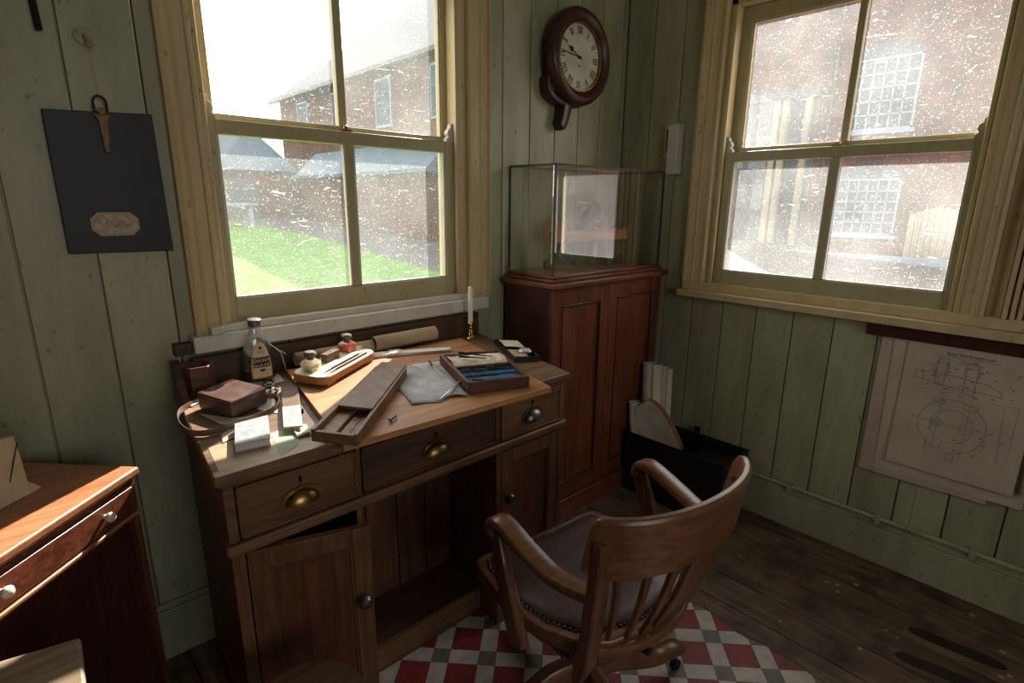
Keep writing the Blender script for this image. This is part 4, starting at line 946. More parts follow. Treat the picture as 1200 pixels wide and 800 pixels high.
# ================================================================ wall clock
ccx, ccz, cyy = -.432, 1.962, -.075
ck = thing('wall_clock', 'round dark wooden wall clock with roman numerals and pendulum box', 'clock', (ccx, 0, ccz), group=None)
CK = lambda p: (p.x + ccx, p.y, p.z + ccz)
mk('case_box', G().box(-.150, .115, -.060, -.001, -.145, .06).map(CK), M['mahog_dark'], ck, .006)
g = G(); prof = []
mk('bezel', G().rings([[ (r * cos(2*pi*i/48), y_, r * sin(2*pi*i/48)) for i in range(48)] for r, y_ in ((.190, -.058), (.190, -.078), (.184, -.092), (.172, -.100), (.160, -.102), (.148, -.096), (.140, -.088), (.134, -.080), (.134, -.070), (.134, -.058))], False, True).map(CK), M['mahog_dark'], ck)
mk('dial', G().lathe([(.136, -.060), (.136, -.072)], (0, 0, 0), 'y', 48).map(CK), M['dial'], ck)
mk('brass_ring', G().rings([[ (r * cos(2*pi*i/48), y_, r * sin(2*pi*i/48)) for i in range(48)] for r, y_ in ((.134, -.072), (.134, -.084), (.129, -.084), (.129, -.072))], False, True).map(CK), M['brass'], ck)
NUM = ['XII', 'I', 'II', 'III', 'IIII', 'V', 'VI', 'VII', 'VIII', 'IX', 'X', 'XI']
def stroke(g, a, b, w_, y0=-.0728, y1=-.0722):
    a = Vector(a); b = Vector(b); d = (b - a).normalized(); n_ = Vector((-d.y, d.x)) * w_ / 2
    c = [a - n_, a + n_, b + n_, b - n_]
    g.add([(p.x, y0, p.y) for p in c] + [(p.x, y1, p.y) for p in c], [(0,1,2,3),(7,6,5,4),(0,4,5,1),(1,5,6,2),(2,6,7,3),(3,7,4,0)])
for k, s in enumerate(NUM):
    g = G(); H = .026; wid = {'I': .0085, 'V': .015, 'X': .015}; tot = sum(wid[c] for c in s); x_ = -tot / 2
    for c in s:
        w_ = wid[c]; xm = x_ + w_ / 2
        if c == 'I': stroke(g, (xm, -H/2), (xm, H/2), .0042)
        if c == 'V': stroke(g, (x_ + .002, H/2), (xm, -H/2), .0042); stroke(g, (x_ + w_ - .002, H/2), (xm, -H/2), .0016)
        if c == 'X': stroke(g, (x_ + .002, H/2), (x_ + w_ - .002, -H/2), .0042); stroke(g, (x_ + w_ - .002, H/2), (x_ + .002, -H/2), .0016)
        x_ += w_
    stroke(g, (-tot/2, H/2), (tot/2, H/2), .0012); stroke(g, (-tot/2, -H/2), (tot/2, -H/2), .0012)
    an = radians(-30 * k)
    def rotn(p, an=an): q = Vector((p.x, p.z + .105)); return (q.x * cos(an) - q.y * sin(an) + ccx, p.y, q.x * sin(an) + q.y * cos(an) + ccz)
    mk('numeral', g.map(rotn), M['inkblack'], ck)
g = G()
for k in range(60):
    an = radians(6 * k); stroke(g, (.124 * sin(an), .124 * cos(an)), (.1275 * sin(an), .1275 * cos(an)), .0014)
mk('minute_track', g.map(CK), M['inkblack'], ck)
def hand(name, an, L_, w_, spade, y0):
    g = G(); d = Vector((sin(an), cos(an))); stroke(g, -d * .015, d * L_, w_, y0, y0 + .001)
    if spade:
        c = d * (L_ * .72); n_ = Vector((-d.y, d.x)); pts = [c - d * .014, c + n_ * .011, c + d * .020, c - n_ * .011]
        g.add([(p.x, y0, p.y) for p in pts] + [(p.x, y0 + .001, p.y) for p in pts], [(0,1,2,3),(7,6,5,4),(0,4,5,1),(1,5,6,2),(2,6,7,3),(3,7,4,0)])
    mk(name, g.map(CK), M['inkblack'], ck)
hand('hour_hand', radians(-64), .078, .0035, True, -.0762); hand('minute_hand', radians(-84), .118, .003, False, -.0782)
mk('winding_hole', G().lathe([(.0045, -.074), (.0045, -.071)], (0, 0, -.032), 'y', 12).lathe([(.006, -.080), (.006, -.072)], (0, 0, 0), 'y', 12).map(CK), M['inkblack'], ck)
mk('pendulum_box', G().loft([(-.045, -.035, -.17), (-.048, -.035, -.21), (-.062, -.034, -.262), (-.075, -.033, -.275)], [(.055, .052), (.055, .05), (.05, .044), (.05, .04)], (0, 1, 0), n=12, e=.3).map(CK), M['mahog_dark'], ck)
mk('hook', G().rod((-.145, -.04, -.145), (-.145, -.04, -.170), .004).map(CK), M['iron'], ck)
mk('case_chin', G().loft([(-.155, -.03, -.09), (-.145, -.03, -.15), (-.08, -.03, -.178), (.02, -.03, -.18), (.10, -.03, -.15)], (.058, .03), (0, 1, 0), n=12, e=.4).map(CK), M['mahog_dark'], ck)

# ================================================================ switch box on right wall
t = thing('wall_box', 'white plastic bell box mounted on the right wall beside the window', 'box', (0, -.285, 1.49))
mk('cover', G().box(-.046, 0, -.338, -.285, 1.50, 1.715), M['socket'], t, .003)
mk('side_slot', G().box(-.010, 0, -.285, -.245, 1.575, 1.72), M['socket'], t, .002)
mk('dark_slot', G().box(-.013, -.0095, -.282, -.258, 1.60, 1.70), M['blackm'], t)

# ================================================================ hanging board on back wall
t = thing('clipboard', 'black hanging board with a brass bulldog clip and small label, left wall area', 'board', (-2.12, -.02, 1.235))
t['label'] = 'large black board with a brass clip hanging left of the window'
mk('board', G().add([(-2.235, -.018, 1.566), (-2.016, -.018, 1.576), (-2.010, -.018, 1.232), (-2.234, -.018, 1.235), (-2.235, -.009, 1.566), (-2.016, -.009, 1.576), (-2.010, -.009, 1.232), (-2.234, -.009, 1.235)], [(0,3,2,1),(4,5,6,7),(0,1,5,4),(1,2,6,5),(2,3,7,6),(3,0,4,7)]), M['black'], t, .002)
mk('clip_ring', G().tube([(-2.134, -.022, 1.570), (-2.135, -.024, 1.595), (-2.124, -.025, 1.606), (-2.111, -.024, 1.597), (-2.110, -.022, 1.572)], .0028, 8), M['iron'], t)
mk('clip', G().add([(-2.141,-.028,1.565),(-2.104,-.028,1.565),(-2.112,-.028,1.548),(-2.117,-.028,1.480),(-2.128,-.028,1.480),(-2.131,-.028,1.548),(-2.141,-.0185,1.565),(-2.104,-.0185,1.565),(-2.112,-.0185,1.548),(-2.117,-.0185,1.480),(-2.128,-.0185,1.480),(-2.131,-.0185,1.548)],[(0,5,4,3,2,1),(6,7,8,9,10,11),(0,1,7,6),(1,2,8,7),(2,3,9,8),(3,4,10,9),(4,5,11,10),(5,0,6,11)]).lathe([(.009, -.034), (.009, -.028)], (-2.1225, 0, 1.570), 'y', 14).lathe([(.006, -.031), (.006, -.02)], (-2.1225, 0, 1.482), 'y', 12), M['clipbrass'], t, .001)
def octo(cx, cz, hw, hh, c, y0, y1):
    p = [(cx-hw+c, cz-hh), (cx+hw-c, cz-hh), (cx+hw, cz-hh+c), (cx+hw, cz+hh-c), (cx+hw-c, cz+hh), (cx-hw+c, cz+hh), (cx-hw, cz+hh-c), (cx-hw, cz-hh+c)]
    return G().add([(a, y0, b) for a, b in p] + [(a, y1, b) for a, b in p], [tuple(range(8)), tuple(range(15, 7, -1))] + [(i, (i+1) % 8, 8 + (i+1) % 8, 8 + i) for i in range(8)])
mk('label_plate', octo(-2.130, 1.305, .050, .029, .016, -.0210, -.0182), M['papertan'], t)
mk('label_paper', octo(-2.130, 1.305, .045, .024, .014, -.0216, -.0208), M['labelpale'], t)
mk('script', G().tube([(-2.165, -.0218, 1.312), (-2.155, -.0218, 1.302), (-2.143, -.0218, 1.314), (-2.130, -.0218, 1.298), (-2.118, -.0218, 1.312), (-2.105, -.0218, 1.300), (-2.096, -.0218, 1.310)], .0007, 5, side=(0, 1, 0)), M['ink'], t)
t = thing('wall_peg', 'round green painted wall peg above the black board', 'peg', (-2.124, 0, 1.73))
mk('rose', G().lathe([(.022, 0), (.022, -.004), (.016, -.007)], (-2.128, 0, 1.738), 'y', 20), M['green'], t)
mk('knob', G().loft([(-2.128, -.004, 1.738), (-2.125, -.022, 1.728), (-2.122, -.030, 1.716)], [(.012, .012), (.015, .015), (.017, .017)], (1, 0, 0), n=12, e=1), M['green'], t)
o = mk('string', G().rod((-2.124, -.024, 1.712), (-2.122, -.022, 1.608), .0006, 5), M['papertan']); tag(o, 'thin string from the wall peg down to the black board', 'string')
t = thing('wall_peg', 'green painted wall peg at the far left edge of the back wall', 'peg', (-2.29, 0, 1.70))
mk('rose', G().lathe([(.018, 0), (.018, -.005)], (-2.286, 0, 1.704), 'y', 16), M['green'], t)
mk('knob', G().lathe([(.008, -.004), (.008, -.02), (.011, -.026), (.004, -.03)], (-2.286, 0, 1.704), 'y', 14), M['green'], t)
o = mk('iron_rod', G().rod((-2.212, -.02, 1.732), (-2.222, -.012, 1.99), .0075, 10).rod((-2.222, 0, 1.97), (-2.222, -.02, 1.97), .005, 8), M['iron']); tag(o, 'dark iron rod hanging at the top left of the back wall', 'rod')

# ================================================================ drawings hung on right wall
t = thing('drawing_hanger', 'dark wooden batten with hook holding drawings below the right window', 'batten', (0, -1.5, .91))
mk('batten', G().box(-.026, -.002, -1.95, -1.182, .905, .946), M['mahog_dark'], t, .002)
mk('wire', G().rod((-.024, -1.21, .950), (-.026, -1.95, .948), .0013, 6), M['steel'], t)
mk('hook', G().tube([(-.022, -1.214, .948), (-.022, -1.226, .962), (-.022, -1.236, .955), (-.022, -1.232, .946)], .002, 6, side=(1, 0, 0)), M['brass'], t)
def hung(name, label, y0, y1, z0, z1, xx, m, skew=0.0, curl=.012):
    g = G().sheet(lambda u, v: (xx - curl * (1 - v) ** 2 * (.4 + .6 * u) - .003 * sin(u * 5 + v * 3), y0 + (y1 - y0) * u + skew * (1 - v), z1 + (z0 - z1) * (1 - v) + .006 * u * (1 - v)), 10, 14, -.0006)
    return tag(mk(name, g, m, sharp=60), label, 'drawing')
hung('hanging_drawing', 'rearmost pinkish drawing sheet hanging below the window, edge showing left', -1.235, -1.62, .372, .905, -.006, M['paperback'], skew=.0)
hung('hanging_drawing', 'middle hanging drawing sheet between the front drawing and the rearmost sheet', -1.275, -1.70, .392, .905, -.010, M['paperpink'], skew=-.01)
fr = thing('front_drawing', 'front hanging engineering drawing of bolts and a circular flange in thin line', 'drawing', (-.02, -1.5, .45))
XD = -.0165
def FD(y, z): return (XD - .014 * (1 - (z - .44) / .465) ** 2 - .0016, y, z)
mk('sheet', G().sheet(lambda u, v: (XD - .014 * (1 - v) ** 2, -1.320 - .36 * u, .44 + .465 * v), 10, 14, -.0006), M['paperpink'], fr)
lines = G()
def dl(pts, w_=.0011, closed=False):
    if closed: pts = pts + [pts[0]]
    for a, b in zip(pts[:-1], pts[1:]):
        a3 = Vector(FD(*a)); b3 = Vector(FD(*b)); d = (b3 - a3)
        if d.length < 1e-6: continue
        n_ = Vector((0, -d.z, d.y)).normalized() * w_ / 2
        o4 = Vector((.0003, 0, 0)); c = [a3 - n_, a3 + n_, b3 + n_, b3 - n_]
        lines.add(c + [p + o4 for p in c], [(0,1,2,3),(7,6,5,4),(0,4,5,1),(1,5,6,2),(2,6,7,3),(3,7,4,0)])
def circ(cy, cz, r, w_=.0009, sq=1, n=28): dl([(cy + r * cos(2*pi*i/n), cz + r * sq * sin(2*pi*i/n)) for i in range(n)], w_, True)
def rect(y0, y1, z0, z1, w_=.0009): dl([(y0, z0), (y1, z0), (y1, z1), (y0, z1)], w_, True)
circ(-1.485, .625, .095, .0008); circ(-1.485, .625, .060, .0007); circ(-1.445, .63, .016); circ(-1.525, .625, .016); circ(-1.445, .63, .009)
dl([(-1.375, .63), (-1.60, .625)], .0006); dl([(-1.445, .73), (-1.445, .53)], .0006); dl([(-1.525, .73), (-1.525, .50)], .0006)
rect(-1.415, -1.440, .765, .86); rect(-1.410, -1.445, .80, .845); rect(-1.495, -1.525, .75, .85); rect(-1.49, -1.53, .81, .84)
dl([(-1.37, .80), (-1.40, .81), (-1.55, .795), (-1.59, .78), (-1.60, .76)], .001); dl([(-1.38, .775), (-1.44, .765), (-1.56, .762), (-1.60, .76)], .001); rect(-1.355, -1.38, .775, .805)
rect(-1.425, -1.455, .70, .715); rect(-1.51, -1.545, .695, .712); dl([(-1.61, .73), (-1.62, .53)], .0007); dl([(-1.645, .73), (-1.645, .53)], .0006); dl([(-1.57, .735), (-1.65, .735)], .0006)
rect(-1.49, -1.51, .50, .525); dl([(-1.425, .57), (-1.425, .515)], .0007)
rr = random.Random(5)
for k in range(46):
    y_ = -1.355 - rr.random() * .27; z_ = rr.choice((.79, .81, .83, .77, .75, .735, .63, .58, .54, .60)) + rr.random() * .012
    dl([(y_, z_), (y_ - .004 - rr.random() * .006, z_ - .001)], .0022)
mk('drawing_lines', lines, M['ink'], fr)
def wtext(s, size, y, z, ul=True):
    g = text_geo(s, size, .0001); g.map(lambda p: Vector((FD(y - p.x, z + p.y)[0] - .0003 + 0 * p.z, y - p.x, z + p.y))); mk('lettering', g, M['ink'], fr, fix=False)
wtext('BOLT PLATE AND CLIP', .0125, -1.497, .878); wtext('FULL SIZE', .0115, -1.497, .858)
lines = G(); dl([(-1.425, .869), (-1.575, .869)], .001); dl([(-1.460, .850), (-1.535, .850)], .001); mk('underline', lines, M['ink'], fr)
g = G().sheet(lambda u, v: (XD - .020 - .006 * sin(u * 3), -1.700 - .22 * u, .46 + .44 * v - .03 * u * (1 - v)), 8, 10, -.0006)
tag(mk('hanging_drawing', g, M['papertan'], sharp=60), 'brown-edged drawing sheet at the far right under the batten', 'drawing')

# ================================================================ black trunk with rolls, lower right corner
t = thing('storage_box', 'open black metal trunk against the right wall holding paper rolls', 'trunk', (-.15, -.54, 0))
x0, x1, y0, y1, zt = -.290, -.030, -.815, -.375, .300
y1 = -.318
x0 = -.275
mk('trunk_side', G().box(x0, x0 + .008, y0, y1, .0, zt), M['blackm'], t, .001)
mk('trunk_side', G().box(x1 - .008, x1, y0, y1, .0, zt + .0), M['blackm'], t, .001)
mk('trunk_end', G().box(x0 + .008, x1 - .008, y0, y0 + .008, .0, zt), M['blackm'], t, .001)
mk('trunk_end', G().box(x0 + .008, x1 - .008, y1 - .008, y1, .0, zt), M['blackm'], t, .001)
mk('trunk_bottom', G().box(x0 + .008, x1 - .008, y0 + .008, y1 - .008, .0, .01), M['blackm'], t)
mk('rim', G().box(x0 - .004, x0 + .01, y0 - .004, y1 + .004, zt - .006, zt + .002).box(x0 - .004, x1, y0 - .004, y0 + .01, zt - .006, zt + .002), M['iron'], t, .002)
mk('hasp', G().box(x1 - .004, x1 + .004, -.575, -.555, zt, zt + .03).box(x1 - .004, x1 + .004, -.55, -.545, zt, zt + .03), M['iron'], t)
mk('inner_tray', G().box(x0 + .01, x1 - .01, y0 + .01, -.62, .255, .262), M['blackm'], t)
def vroll(label, a, b, r, m, turns=1.7, sx=1.0):
    a = Vector(a); b = Vector(b); u = (b - a).normalized(); s_ = Vector((0, 1, 0)); s_ = (s_ - u * s_.dot(u)).normalized(); w_ = u.cross(s_); n = 44; vs = []
    for p in (a, b):
        for i in range(n): an = 2 * pi * turns * i / (n - 1) + 2.2; rad = r * (1 - .2 * i / n); vs.append(p + (s_ * cos(an) + w_ * sin(an) * sx) * rad)
    o = mk('paper_roll', G().add(vs, [(i, i + 1, n + i + 1, n + i) for i in range(n - 1)]), m, sharp=50, fix=False); so = o.modifiers.new('solid', 'SOLIDIFY'); so.thickness = .0012
    return tag(o, label, 'roll')
vroll('tall thick cream paper roll standing in the black trunk', (-.17, -.40, .02), (-.125, -.345, .618), .050, M['paper'], 1.12)
vroll('narrow paper roll leaning behind the tall thick roll in the trunk', (-.08, -.42, .02), (-.085, -.402, .600), .030, M['paper'], 1.12)
vroll('short pale paper roll at the left end of the trunk', (-.23, -.375, .02), (-.225, -.325, .440), .030, M['paper'], 1.2)
def fold(label, m, dx, top, w_):
    # leaning bowed sheet with slanted top edge
    def fn(u, v):
        y = -.350 - w_ * u - .0 * v; zt_ = top(u)
        return (x0 + .025 + dx + .045 * (1 - (2 * u - 1) ** 2) * .0 + .008 * (1 - v) + .012 * sin(u * pi), y, .02 + (zt_ - .02) * v)
    o = mk('folded_sheet', G().sheet(fn, 16, 10, .0010), m, sharp=60); return tag(o, label, 'paper')
fold('large bowed cream sheet with pointed corner at the front of the trunk', M['paper'], 0, lambda u: (.465 - .05 * (1 - u * 4) if u < .25 else .465 - .17 * ((u - .25) / .75) ** 1.6) + .01, .245)
fold('orange-brown card folder edge just behind the bowed cream sheet', M['manila'], .012, lambda u: (.465 - .05 * (1 - u * 4) if u < .25 else .465 - .17 * ((u - .25) / .75) ** 1.7) + .020, .256)

# ================================================================ chest at left
cr = radians(-136.2)
CU = Vector((-.72, -.69)).normalized(); CV = Vector((-CU.y, CU.x)) * -1
if CV.y < 0: CV = -CV
c0 = Vector((-2.203, -.289))
ch = thing('mahogany_chest', 'low mahogany chest with orange sunlit top and china knobs at the left edge', 'chest', (-2.45, -.2, 0))
def CH(p): q = c0 + CU * p.x + CV * p.y; return (q.x, q.y, p.z)
cl, cd = .98, .36
def Cc(name, g, m, parent=None, bv=.002): return mk(name, g.map(CH), m, parent or ch, bevel=bv)
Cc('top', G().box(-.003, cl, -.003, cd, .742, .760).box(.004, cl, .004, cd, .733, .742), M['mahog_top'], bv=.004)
Cc('side_panel', G().box(.012, .030, .012, cd - .01, .04, .733), M['mahog_dark'])
Cc('side_panel', G().box(cl - .03, cl - .012, .012, cd - .01, .04, .733), M['mahog_dark'])
Cc('back_panel', G().box(.03, cl - .03, cd - .03, cd - .012, .04, .733), M['mahog_dark'])
Cc('front_frame', G().box(.012, .022, .002, .045, .04, .733).box(.022, cl - .04, .002, .022, .724, .733), M['mahog_v'])
d = Cc('drawer', G().box(.022, cl - .04, .000, .022, .662, .722), M['mahog_x'])
for u_ in (.110, .345, .60, .82): Cc('knob', G().lathe([(.005, .0), (.005, -.006), (.010, -.010), (.0115, -.016), (.008, -.021), (.002, -.023)], (u_, 0, .697), 'y', 16), M['ceramic'], d, 0)
Cc('bead_moulding', G().box(.008, cl, -.004, .045, .650, .658), M['mahog_top'], bv=.002)
Cc('bead_moulding', G().box(.010, cl, .004, .045, .640, .645), M['mahog_x'], bv=.001)
Cc('door', G().box(.022, .50, .036, .050, .08, .636), M['mahog_dark'])
Cc('door', G().box(.505, cl - .04, .036, .050, .08, .636), M['mahog_dark'])
Cc('plinth', G().box(.008, cl, .006, cd - .01, 0, .07), M['mahog_dark'])
# paper parcel on it
g = G().add([(-2.388, -.285, .7605), (-2.52, -.40, .7605), (-2.46, -.20, .7605), (-2.396, -.245, .882), (-2.52, -.33, .90), (-2.44, -.20, .88)], [(0,1,4,3),(0,3,5,2),(1,2,5,4),(3,4,5),(0,2,1)])
t = thing('paper_parcel', 'crumpled tan paper bag standing on the mahogany chest', 'bag', (-2.44, -.28, .76))
mk('bag_body', g, M['papertan'], t, .003)
mk('bag_corner', G().add([(-2.388, -.285, .7608), (-2.372, -.268, .763), (-2.41, -.30, .7608), (-2.392, -.272, .785)], [(0,1,3),(0,3,2),(1,2,3),(0,2,1)]), M['papertan'], t)
mk('bag_slit', G().rod((-2.3945, -.254, .868), (-2.4175, -.292, .80), .0012, 5), M['blackm'], t)
# wooden box near camera, bottom left
WBc = Vector((-2.361, -.680)); Wu = Vector((-.97, .24)).normalized(); Wv = Vector((-.04, -1)).normalized()
def WB(p): q = WBc + Wu * p.x + Wv * p.y; return (q.x, q.y, p.z)
t = thing('wooden_box', 'plain pale wooden box in the bottom left corner beside the chest', 'box', (WBc.x - .1, WBc.y - .1, 0))
mk('lid', G().box(0, .175, 0, .24, .634, .650).map(WB), M['crate'], t, .005)
mk('box_body', G().box(.008, .167, .008, .232, .0, .634).map(WB), M['crate'], t, .003)
# round stool bottom centre
t = thing('round_stool', 'round dark wooden stool top at the bottom edge before the desk', 'stool', (-2.065, -.885, 0))
sx_, sy_ = -2.07, -.88
mk('seat', G().lathe([(.098, .425), (.108, .430), (.111, .440), (.108, .448), (.098, .451), (.0, .451)], (sx_, sy_, 0), n=40), M['stoolw'], t)
for k in range(3):
    an = radians(100 + 120 * k); mk('leg', G().rod((sx_ + .055 * cos(an), sy_ + .055 * sin(an), .426), (sx_ + .12 * cos(an), sy_ + .12 * sin(an), 0), .012, 10, .010), M['stoolw'], t)
mk('stretcher', G().lathe([(.085, .17), (.085, .18), (.075, .18), (.075, .17)], (sx_, sy_, 0), n=30), M['stoolw'], t)

# ================================================================ tiled mat under the chair
mt = thing('floor_mat', 'red, white and grey tiled mat under the swivel chair', 'mat', (-1.45, -1.0, 0))
MX0, MX1, MY0, MY1 = -2.35, -.765, -1.95, -.50
def edge_x(y): return MX1 + .014 * sin(y * 23) + .008 * sin(y * 61)
n_ = 40
g = G(); pts = [(MX0, MY1 ), (MX0, MY0)] + [(edge_x(MY0 + (MY1 - MY0) * i / n_), MY0 + (MY1 - MY0) * i / n_) for i in range(n_ + 1)]
mk('backing', G().quad(pts, .0003, .0022), M['matedge'], mt)
def clip_poly(poly):
    def cl_(poly, inside, inter):
        out = []
        for i in range(len(poly)):
            a, b = poly[i], poly[(i + 1) % len(poly)]
            if inside(a): out.append(a)
            if inside(a) != inside(b): out.append(inter(a, b))
        return out
    for ax, v, s in ((0, MX0, 1), (1, MY0, 1), (1, MY1, -1)):
        poly = cl_(poly, lambda p: (p[ax] - v) * s >= 0, lambda a, b: tuple(a[k] + (b[k] - a[k]) * (v - a[ax]) / (b[ax] - a[ax]) for k in (0, 1)))
        if len(poly) < 3: return None
    fe = lambda p: edge_x(p[1]) - .004 - p[0]
    def it(a, b):
        fa, fb = fe(a), fe(b); t_ = fa / (fa - fb); return (a[0] + (b[0] - a[0]) * t_, a[1] + (b[1] - a[1]) * t_)
    poly = cl_(poly, lambda p: fe(p) >= 0, it)
    return poly if len(poly) >= 3 else None
e1 = Vector((.106, .098)); e2 = Vector((.0985, -.1045)); O = Vector((-1.350, -.577))
qw = .185   # half of grey square / pitch
nt_ = 0
camxy = Vector((-2.354, -1.736))
for i in range(-12, 13):
    for j in range(-12, 13):
        base = O + e1 * i + e2 * j
        for (u0, u1, v0, v1, m) in ((-qw, qw, -qw, qw, 'tilegrey'), (qw, 1 - qw, -qw, qw, 'tilewhite'), (-qw, qw, qw, 1 - qw, 'tilewhite'), (qw, 1 - qw, qw, 1 - qw, 'red')):
            gp = .004
            c = [base + e1 * a + e2 * b for a, b in ((u0 + gp, v0 + gp), (u1 - gp, v0 + gp), (u1 - gp, v1 - gp), (u0 + gp, v1 - gp))]
            p = clip_poly([(q.x, q.y) for q in c])
            if not p or nt_ >= 300: continue
            ctr = Vector((sum(q[0] for q in p) / len(p), sum(q[1] for q in p) / len(p)))
            if ctr.y < -1.46 + 0.0 or ctr.x < -1.98: continue
            mk('tile', G().quad(p, .0022, .0036), M[m], mt); nt_ += 1
print('tiles', nt_)

# ================================================================ swivel chair
ra = math.atan2(-.128, .992)
cc_ = thing('swivel_chair', 'oak swivel armchair with studded maroon leather seat and slatted back', 'chair', (-1.376, -.983, 0), ra, local=True)
def S(name, g, m, parent=None, bv=0.0):
    return mk(name, g, m, parent or cc_, bevel=bv)
def seat_outline(k=0.0):
    half = [(0, .205), (.10, .207), (.18, .212), (.212, .205), (.228, .17), (.238, .08), (.238, 0), (.222, -.09), (.185, -.155), (.12, -.20), (0, -.222)]
    full = half + [(-x_, y_) for x_, y_ in reversed(half[1:-1])]
    return [(x_ * (1 - k / .23), y_ * (1 - k / .21)) for x_, y_ in full]
S('seat_frame', G().quad(seat_outline(0), .412, .448), M['chair'], bv=.006)
# leather pad domed
ol = seat_outline(.030); n = len(ol); rs = []
for k, (s_, z_) in enumerate(((1, .447), (.995, .453), (.95, .459), (.8, .464), (.5, .461), (.2, .458))): rs.append([(x_ * s_, y_ * s_, z_) for x_, y_ in ol])
pad = S('leather_pad', G().rings(rs), M['leather'])
# studs along the edge
oll = seat_outline(.026); pts = []
for i in range(len(oll)):
    a = Vector(oll[i]); b = Vector(oll[(i + 1) % len(oll)]); L_ = (b - a).length; k = max(1, round(L_ / .0125))
    for q in range(k): pts.append(a + (b - a) * q / k)
stud = None
for p in pts:
    if stud is None: stud = S('stud', G().lathe([(.0052, 0), (.0046, .0026), (.0026, .0044), (.0003, .005)], (0, 0, 0), n=8), M['nail'], pad); stud.location = (p.x, p.y, .449)
    else:
        o = stud.copy(); COL.objects.link(o); o.parent = pad; o.location = (p.x, p.y, .449)
# back posts
S('back_post', G().loft([(-.150, -.150, .345), (-.168, -.180, .42), (-.188, -.215, .60), (-.205, -.243, .76)], [(.058, .030), (.060, .032), (.058, .030), (.050, .026)], (1, .3, 0), n=12, e=.4), M['chair_z'])
S('back_post', G().loft([(.175, -.120, .315), (.190, -.165, .42), (.205, -.210, .60), (.214, -.256, .755)], [(.058, .030), (.060, .032), (.058, .030), (.044, .026)], (1, -.3, 0), n=12, e=.4), M['chair_z'])
# curved top rail: height tapers at the ends
rs = []
N_ = 24
for i in range(N_ + 1):
    u = -1 + 2 * i / N_; x_ = .235 * sin(u * pi / 2 * .93) / sin(pi / 2 * .93) + .012; y_ = -.222 - .098 * cos(u * pi / 2)
    top = .808 - .018 * (1 - u * u) * 0 ; bot = .668 + .008 * u ** 4 ; th = .022
    if abs(u) > .85: k = (abs(u) - .85) / .15; top -= .026 * k ** 2; bot += .008 * k ** 2
    nx = Vector((u * .9, -.6 - .4 * (1 - abs(u)), 0)).normalized() * th / 2
    lean = .018
    rs.append([(x_ - nx.x, y_ - nx.y + lean, bot), (x_ + nx.x, y_ + nx.y + lean, bot), (x_ + nx.x, y_ + nx.y - .002, top - .008), (x_ + nx.x * .6, y_ + nx.y * .6 - .002, top), (x_ - nx.x * .6, y_ - nx.y * .6 - .002, top), (x_ - nx.x, y_ - nx.y - .002, top - .008)])
S('top_rail', G().rings(rs), M['chair'], bv=.003)
# lower back rail
S('lower_rail', G().loft([(-.165, -.165, .425), (-.09, -.205, .420), (.01, -.222, .418), (.10, -.208, .420), (.185, -.165, .425)], (.030, .030), (0, 0, 1), n=12, e=.5), M['chair'])
for k in range(7):
    u = -1 + 2 * (k + .5) / 7; xt = .185 * u + .012; yt = -.214 - .098 * cos(u * pi / 2); xb = .135 * u + .008; yb = -.215 + .045 * u * u
    S('slat', G().loft([(xb, yb, .432), ((xb + xt) / 2, (yb + yt) / 2 - .004, .56), (xt, yt + .004, .69)], [(.028, .013), (.034, .013), (.036, .013)], (1, -u * .55, 0), n=10, e=.4), M['chair_z'])
# arms
S('arm', G().loft([(-.238, .072, .612), (-.242, .070, .640), (-.240, .036, .655), (-.232, -.045, .628), (-.218, -.125, .604), (-.190, -.215, .602)], [(.042, .026), (.050, .030), (.052, .032), (.050, .028), (.048, .028), (.040, .028)], (1, 0, 0), n=14, e=.6), M['chair'])
S('arm', G().loft([(.252, .072, .612), (.258, .070, .640), (.258, .036, .655), (.256, -.045, .635), (.244, -.125, .618), (.218, -.215, .612)], [(.042, .026), (.050, .030), (.052, .032), (.050, .028), (.048, .028), (.040, .028)], (1, 0, 0), n=14, e=.6), M['chair'])
S('arm_post', G().loft([(-.238, .070, .632), (-.243, .040, .56), (-.248, -.005, .47), (-.240, -.030, .375)], [(.026, .040), (.026, .046), (.030, .056), (.030, .052)], (1, 0, 0), n=12, e=.4), M['chair_z'])
S('arm_post', G().loft([(.254, .070, .632), (.254, .040, .56), (.250, -.005, .47), (.242, -.030, .375)], [(.026, .040), (.026, .046), (.030, .056), (.030, .052)], (1, 0, 0), n=12, e=.4), M['chair_z'])
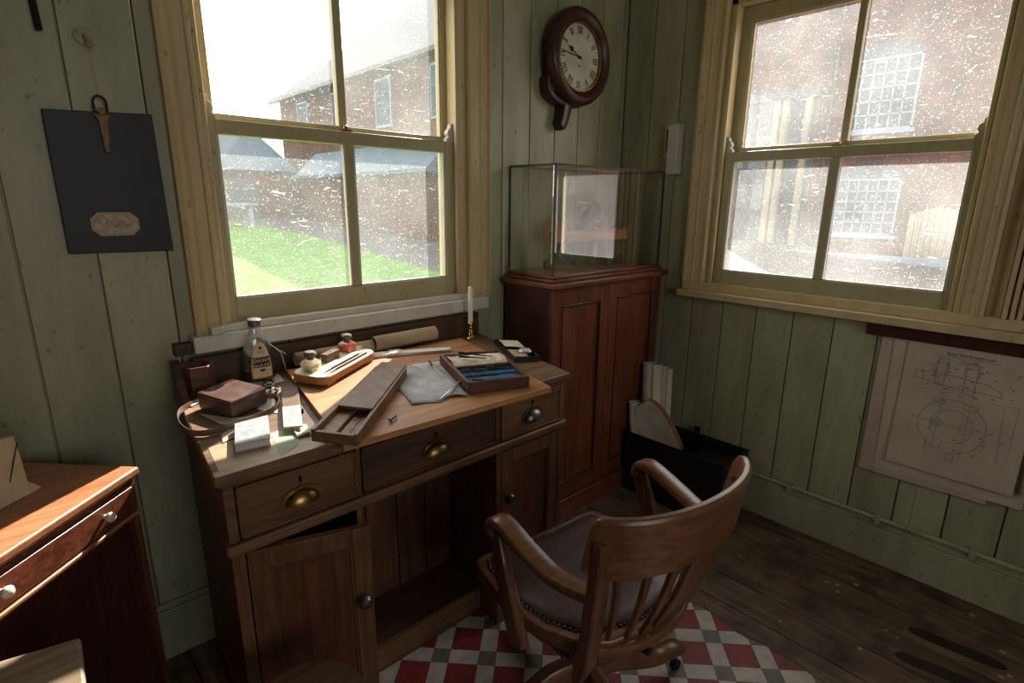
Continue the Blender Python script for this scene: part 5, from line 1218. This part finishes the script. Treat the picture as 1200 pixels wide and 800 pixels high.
S('seat_block', G().box(-.09, .09, -.12, .12, .375, .412).box(-.21, -.18, -.05, .05, .39, .412).box(.18, .21, -.05, .05, .39, .412), M['chair'], bv=.006)
S('tilt_iron', G().box(-.05, .05, -.10, .09, .345, .375).lathe([(.030, .30), (.034, .345)], n=18), M['iron'], bv=.004)
S('tension_knob', G().lathe([(.008, -.19), (.012, -.19), (.012, -.165), (.008, -.165)], (0.03, 0, .33), 'y', 14).rod((.03, -.165, .33), (.03, -.08, .34), .006), M['iron'])
S('screw_column', G().lathe([(.016, .16), (.016, .31)], n=16), M['iron'])
S('hub', G().lathe([(.040, .085), (.052, .095), (.052, .175), (.044, .195), (.030, .205)], n=24), M['chair_z'])
leg0 = None
for k in range(4):
    an = radians(-11 + 90 * k); d = Vector((cos(an), sin(an), 0)); s_ = Vector((-d.y, d.x, 0))
    P = lambda r, z: tuple(d * r + Vector((0, 0, z)))
    lg = S('leg', G().loft([P(.03, .145), P(.10, .142), P(.18, .108), P(.25, .083), P(.31, .086), P(.345, .078)], [(.046, .085), (.046, .082), (.044, .062), (.042, .046), (.044, .044), (.040, .030)], s_, n=14, e=.45), M['chair'])
    S('caster', G().rod(P(.325, .066), P(.325, .040), .008).lathe([(.018, -.008), (.018, .008)], P(.332, .0215), 'x' if k % 2 else 'y', 16).box(P(.325, 0)[0] - .010, P(.325, 0)[0] + .010, P(.325, 0)[1] - .010, P(.325, 0)[1] + .010, .038, .044), M['iron'], lg)

# ================================================================ groups of like things
GROUPS = {'paper_sheet': 'loose papers on the desk', 'paper_roll': 'rolled papers', 'inkwell': 'inkwells on the inkstand', 'dip_pen': 'dip pens on the inkstand',
          'ruling_pen': 'pens on the crumpled sheet', 'drawing_instrument': 'instruments in the blue velvet tray', 'compass': 'compasses on the cream cloth',
          'folded_paper': 'folded papers in the black tray', 'hanging_drawing': 'drawings hung below the right window', 'folded_sheet': 'sheets standing in the trunk', 'wall_peg': 'pegs on the back wall'}
for o in SC.objects:
    if o.parent is None and 'category' in o and o.name.split('.')[0] in GROUPS and 'group' not in o: o['group'] = GROUPS[o.name.split('.')[0]]
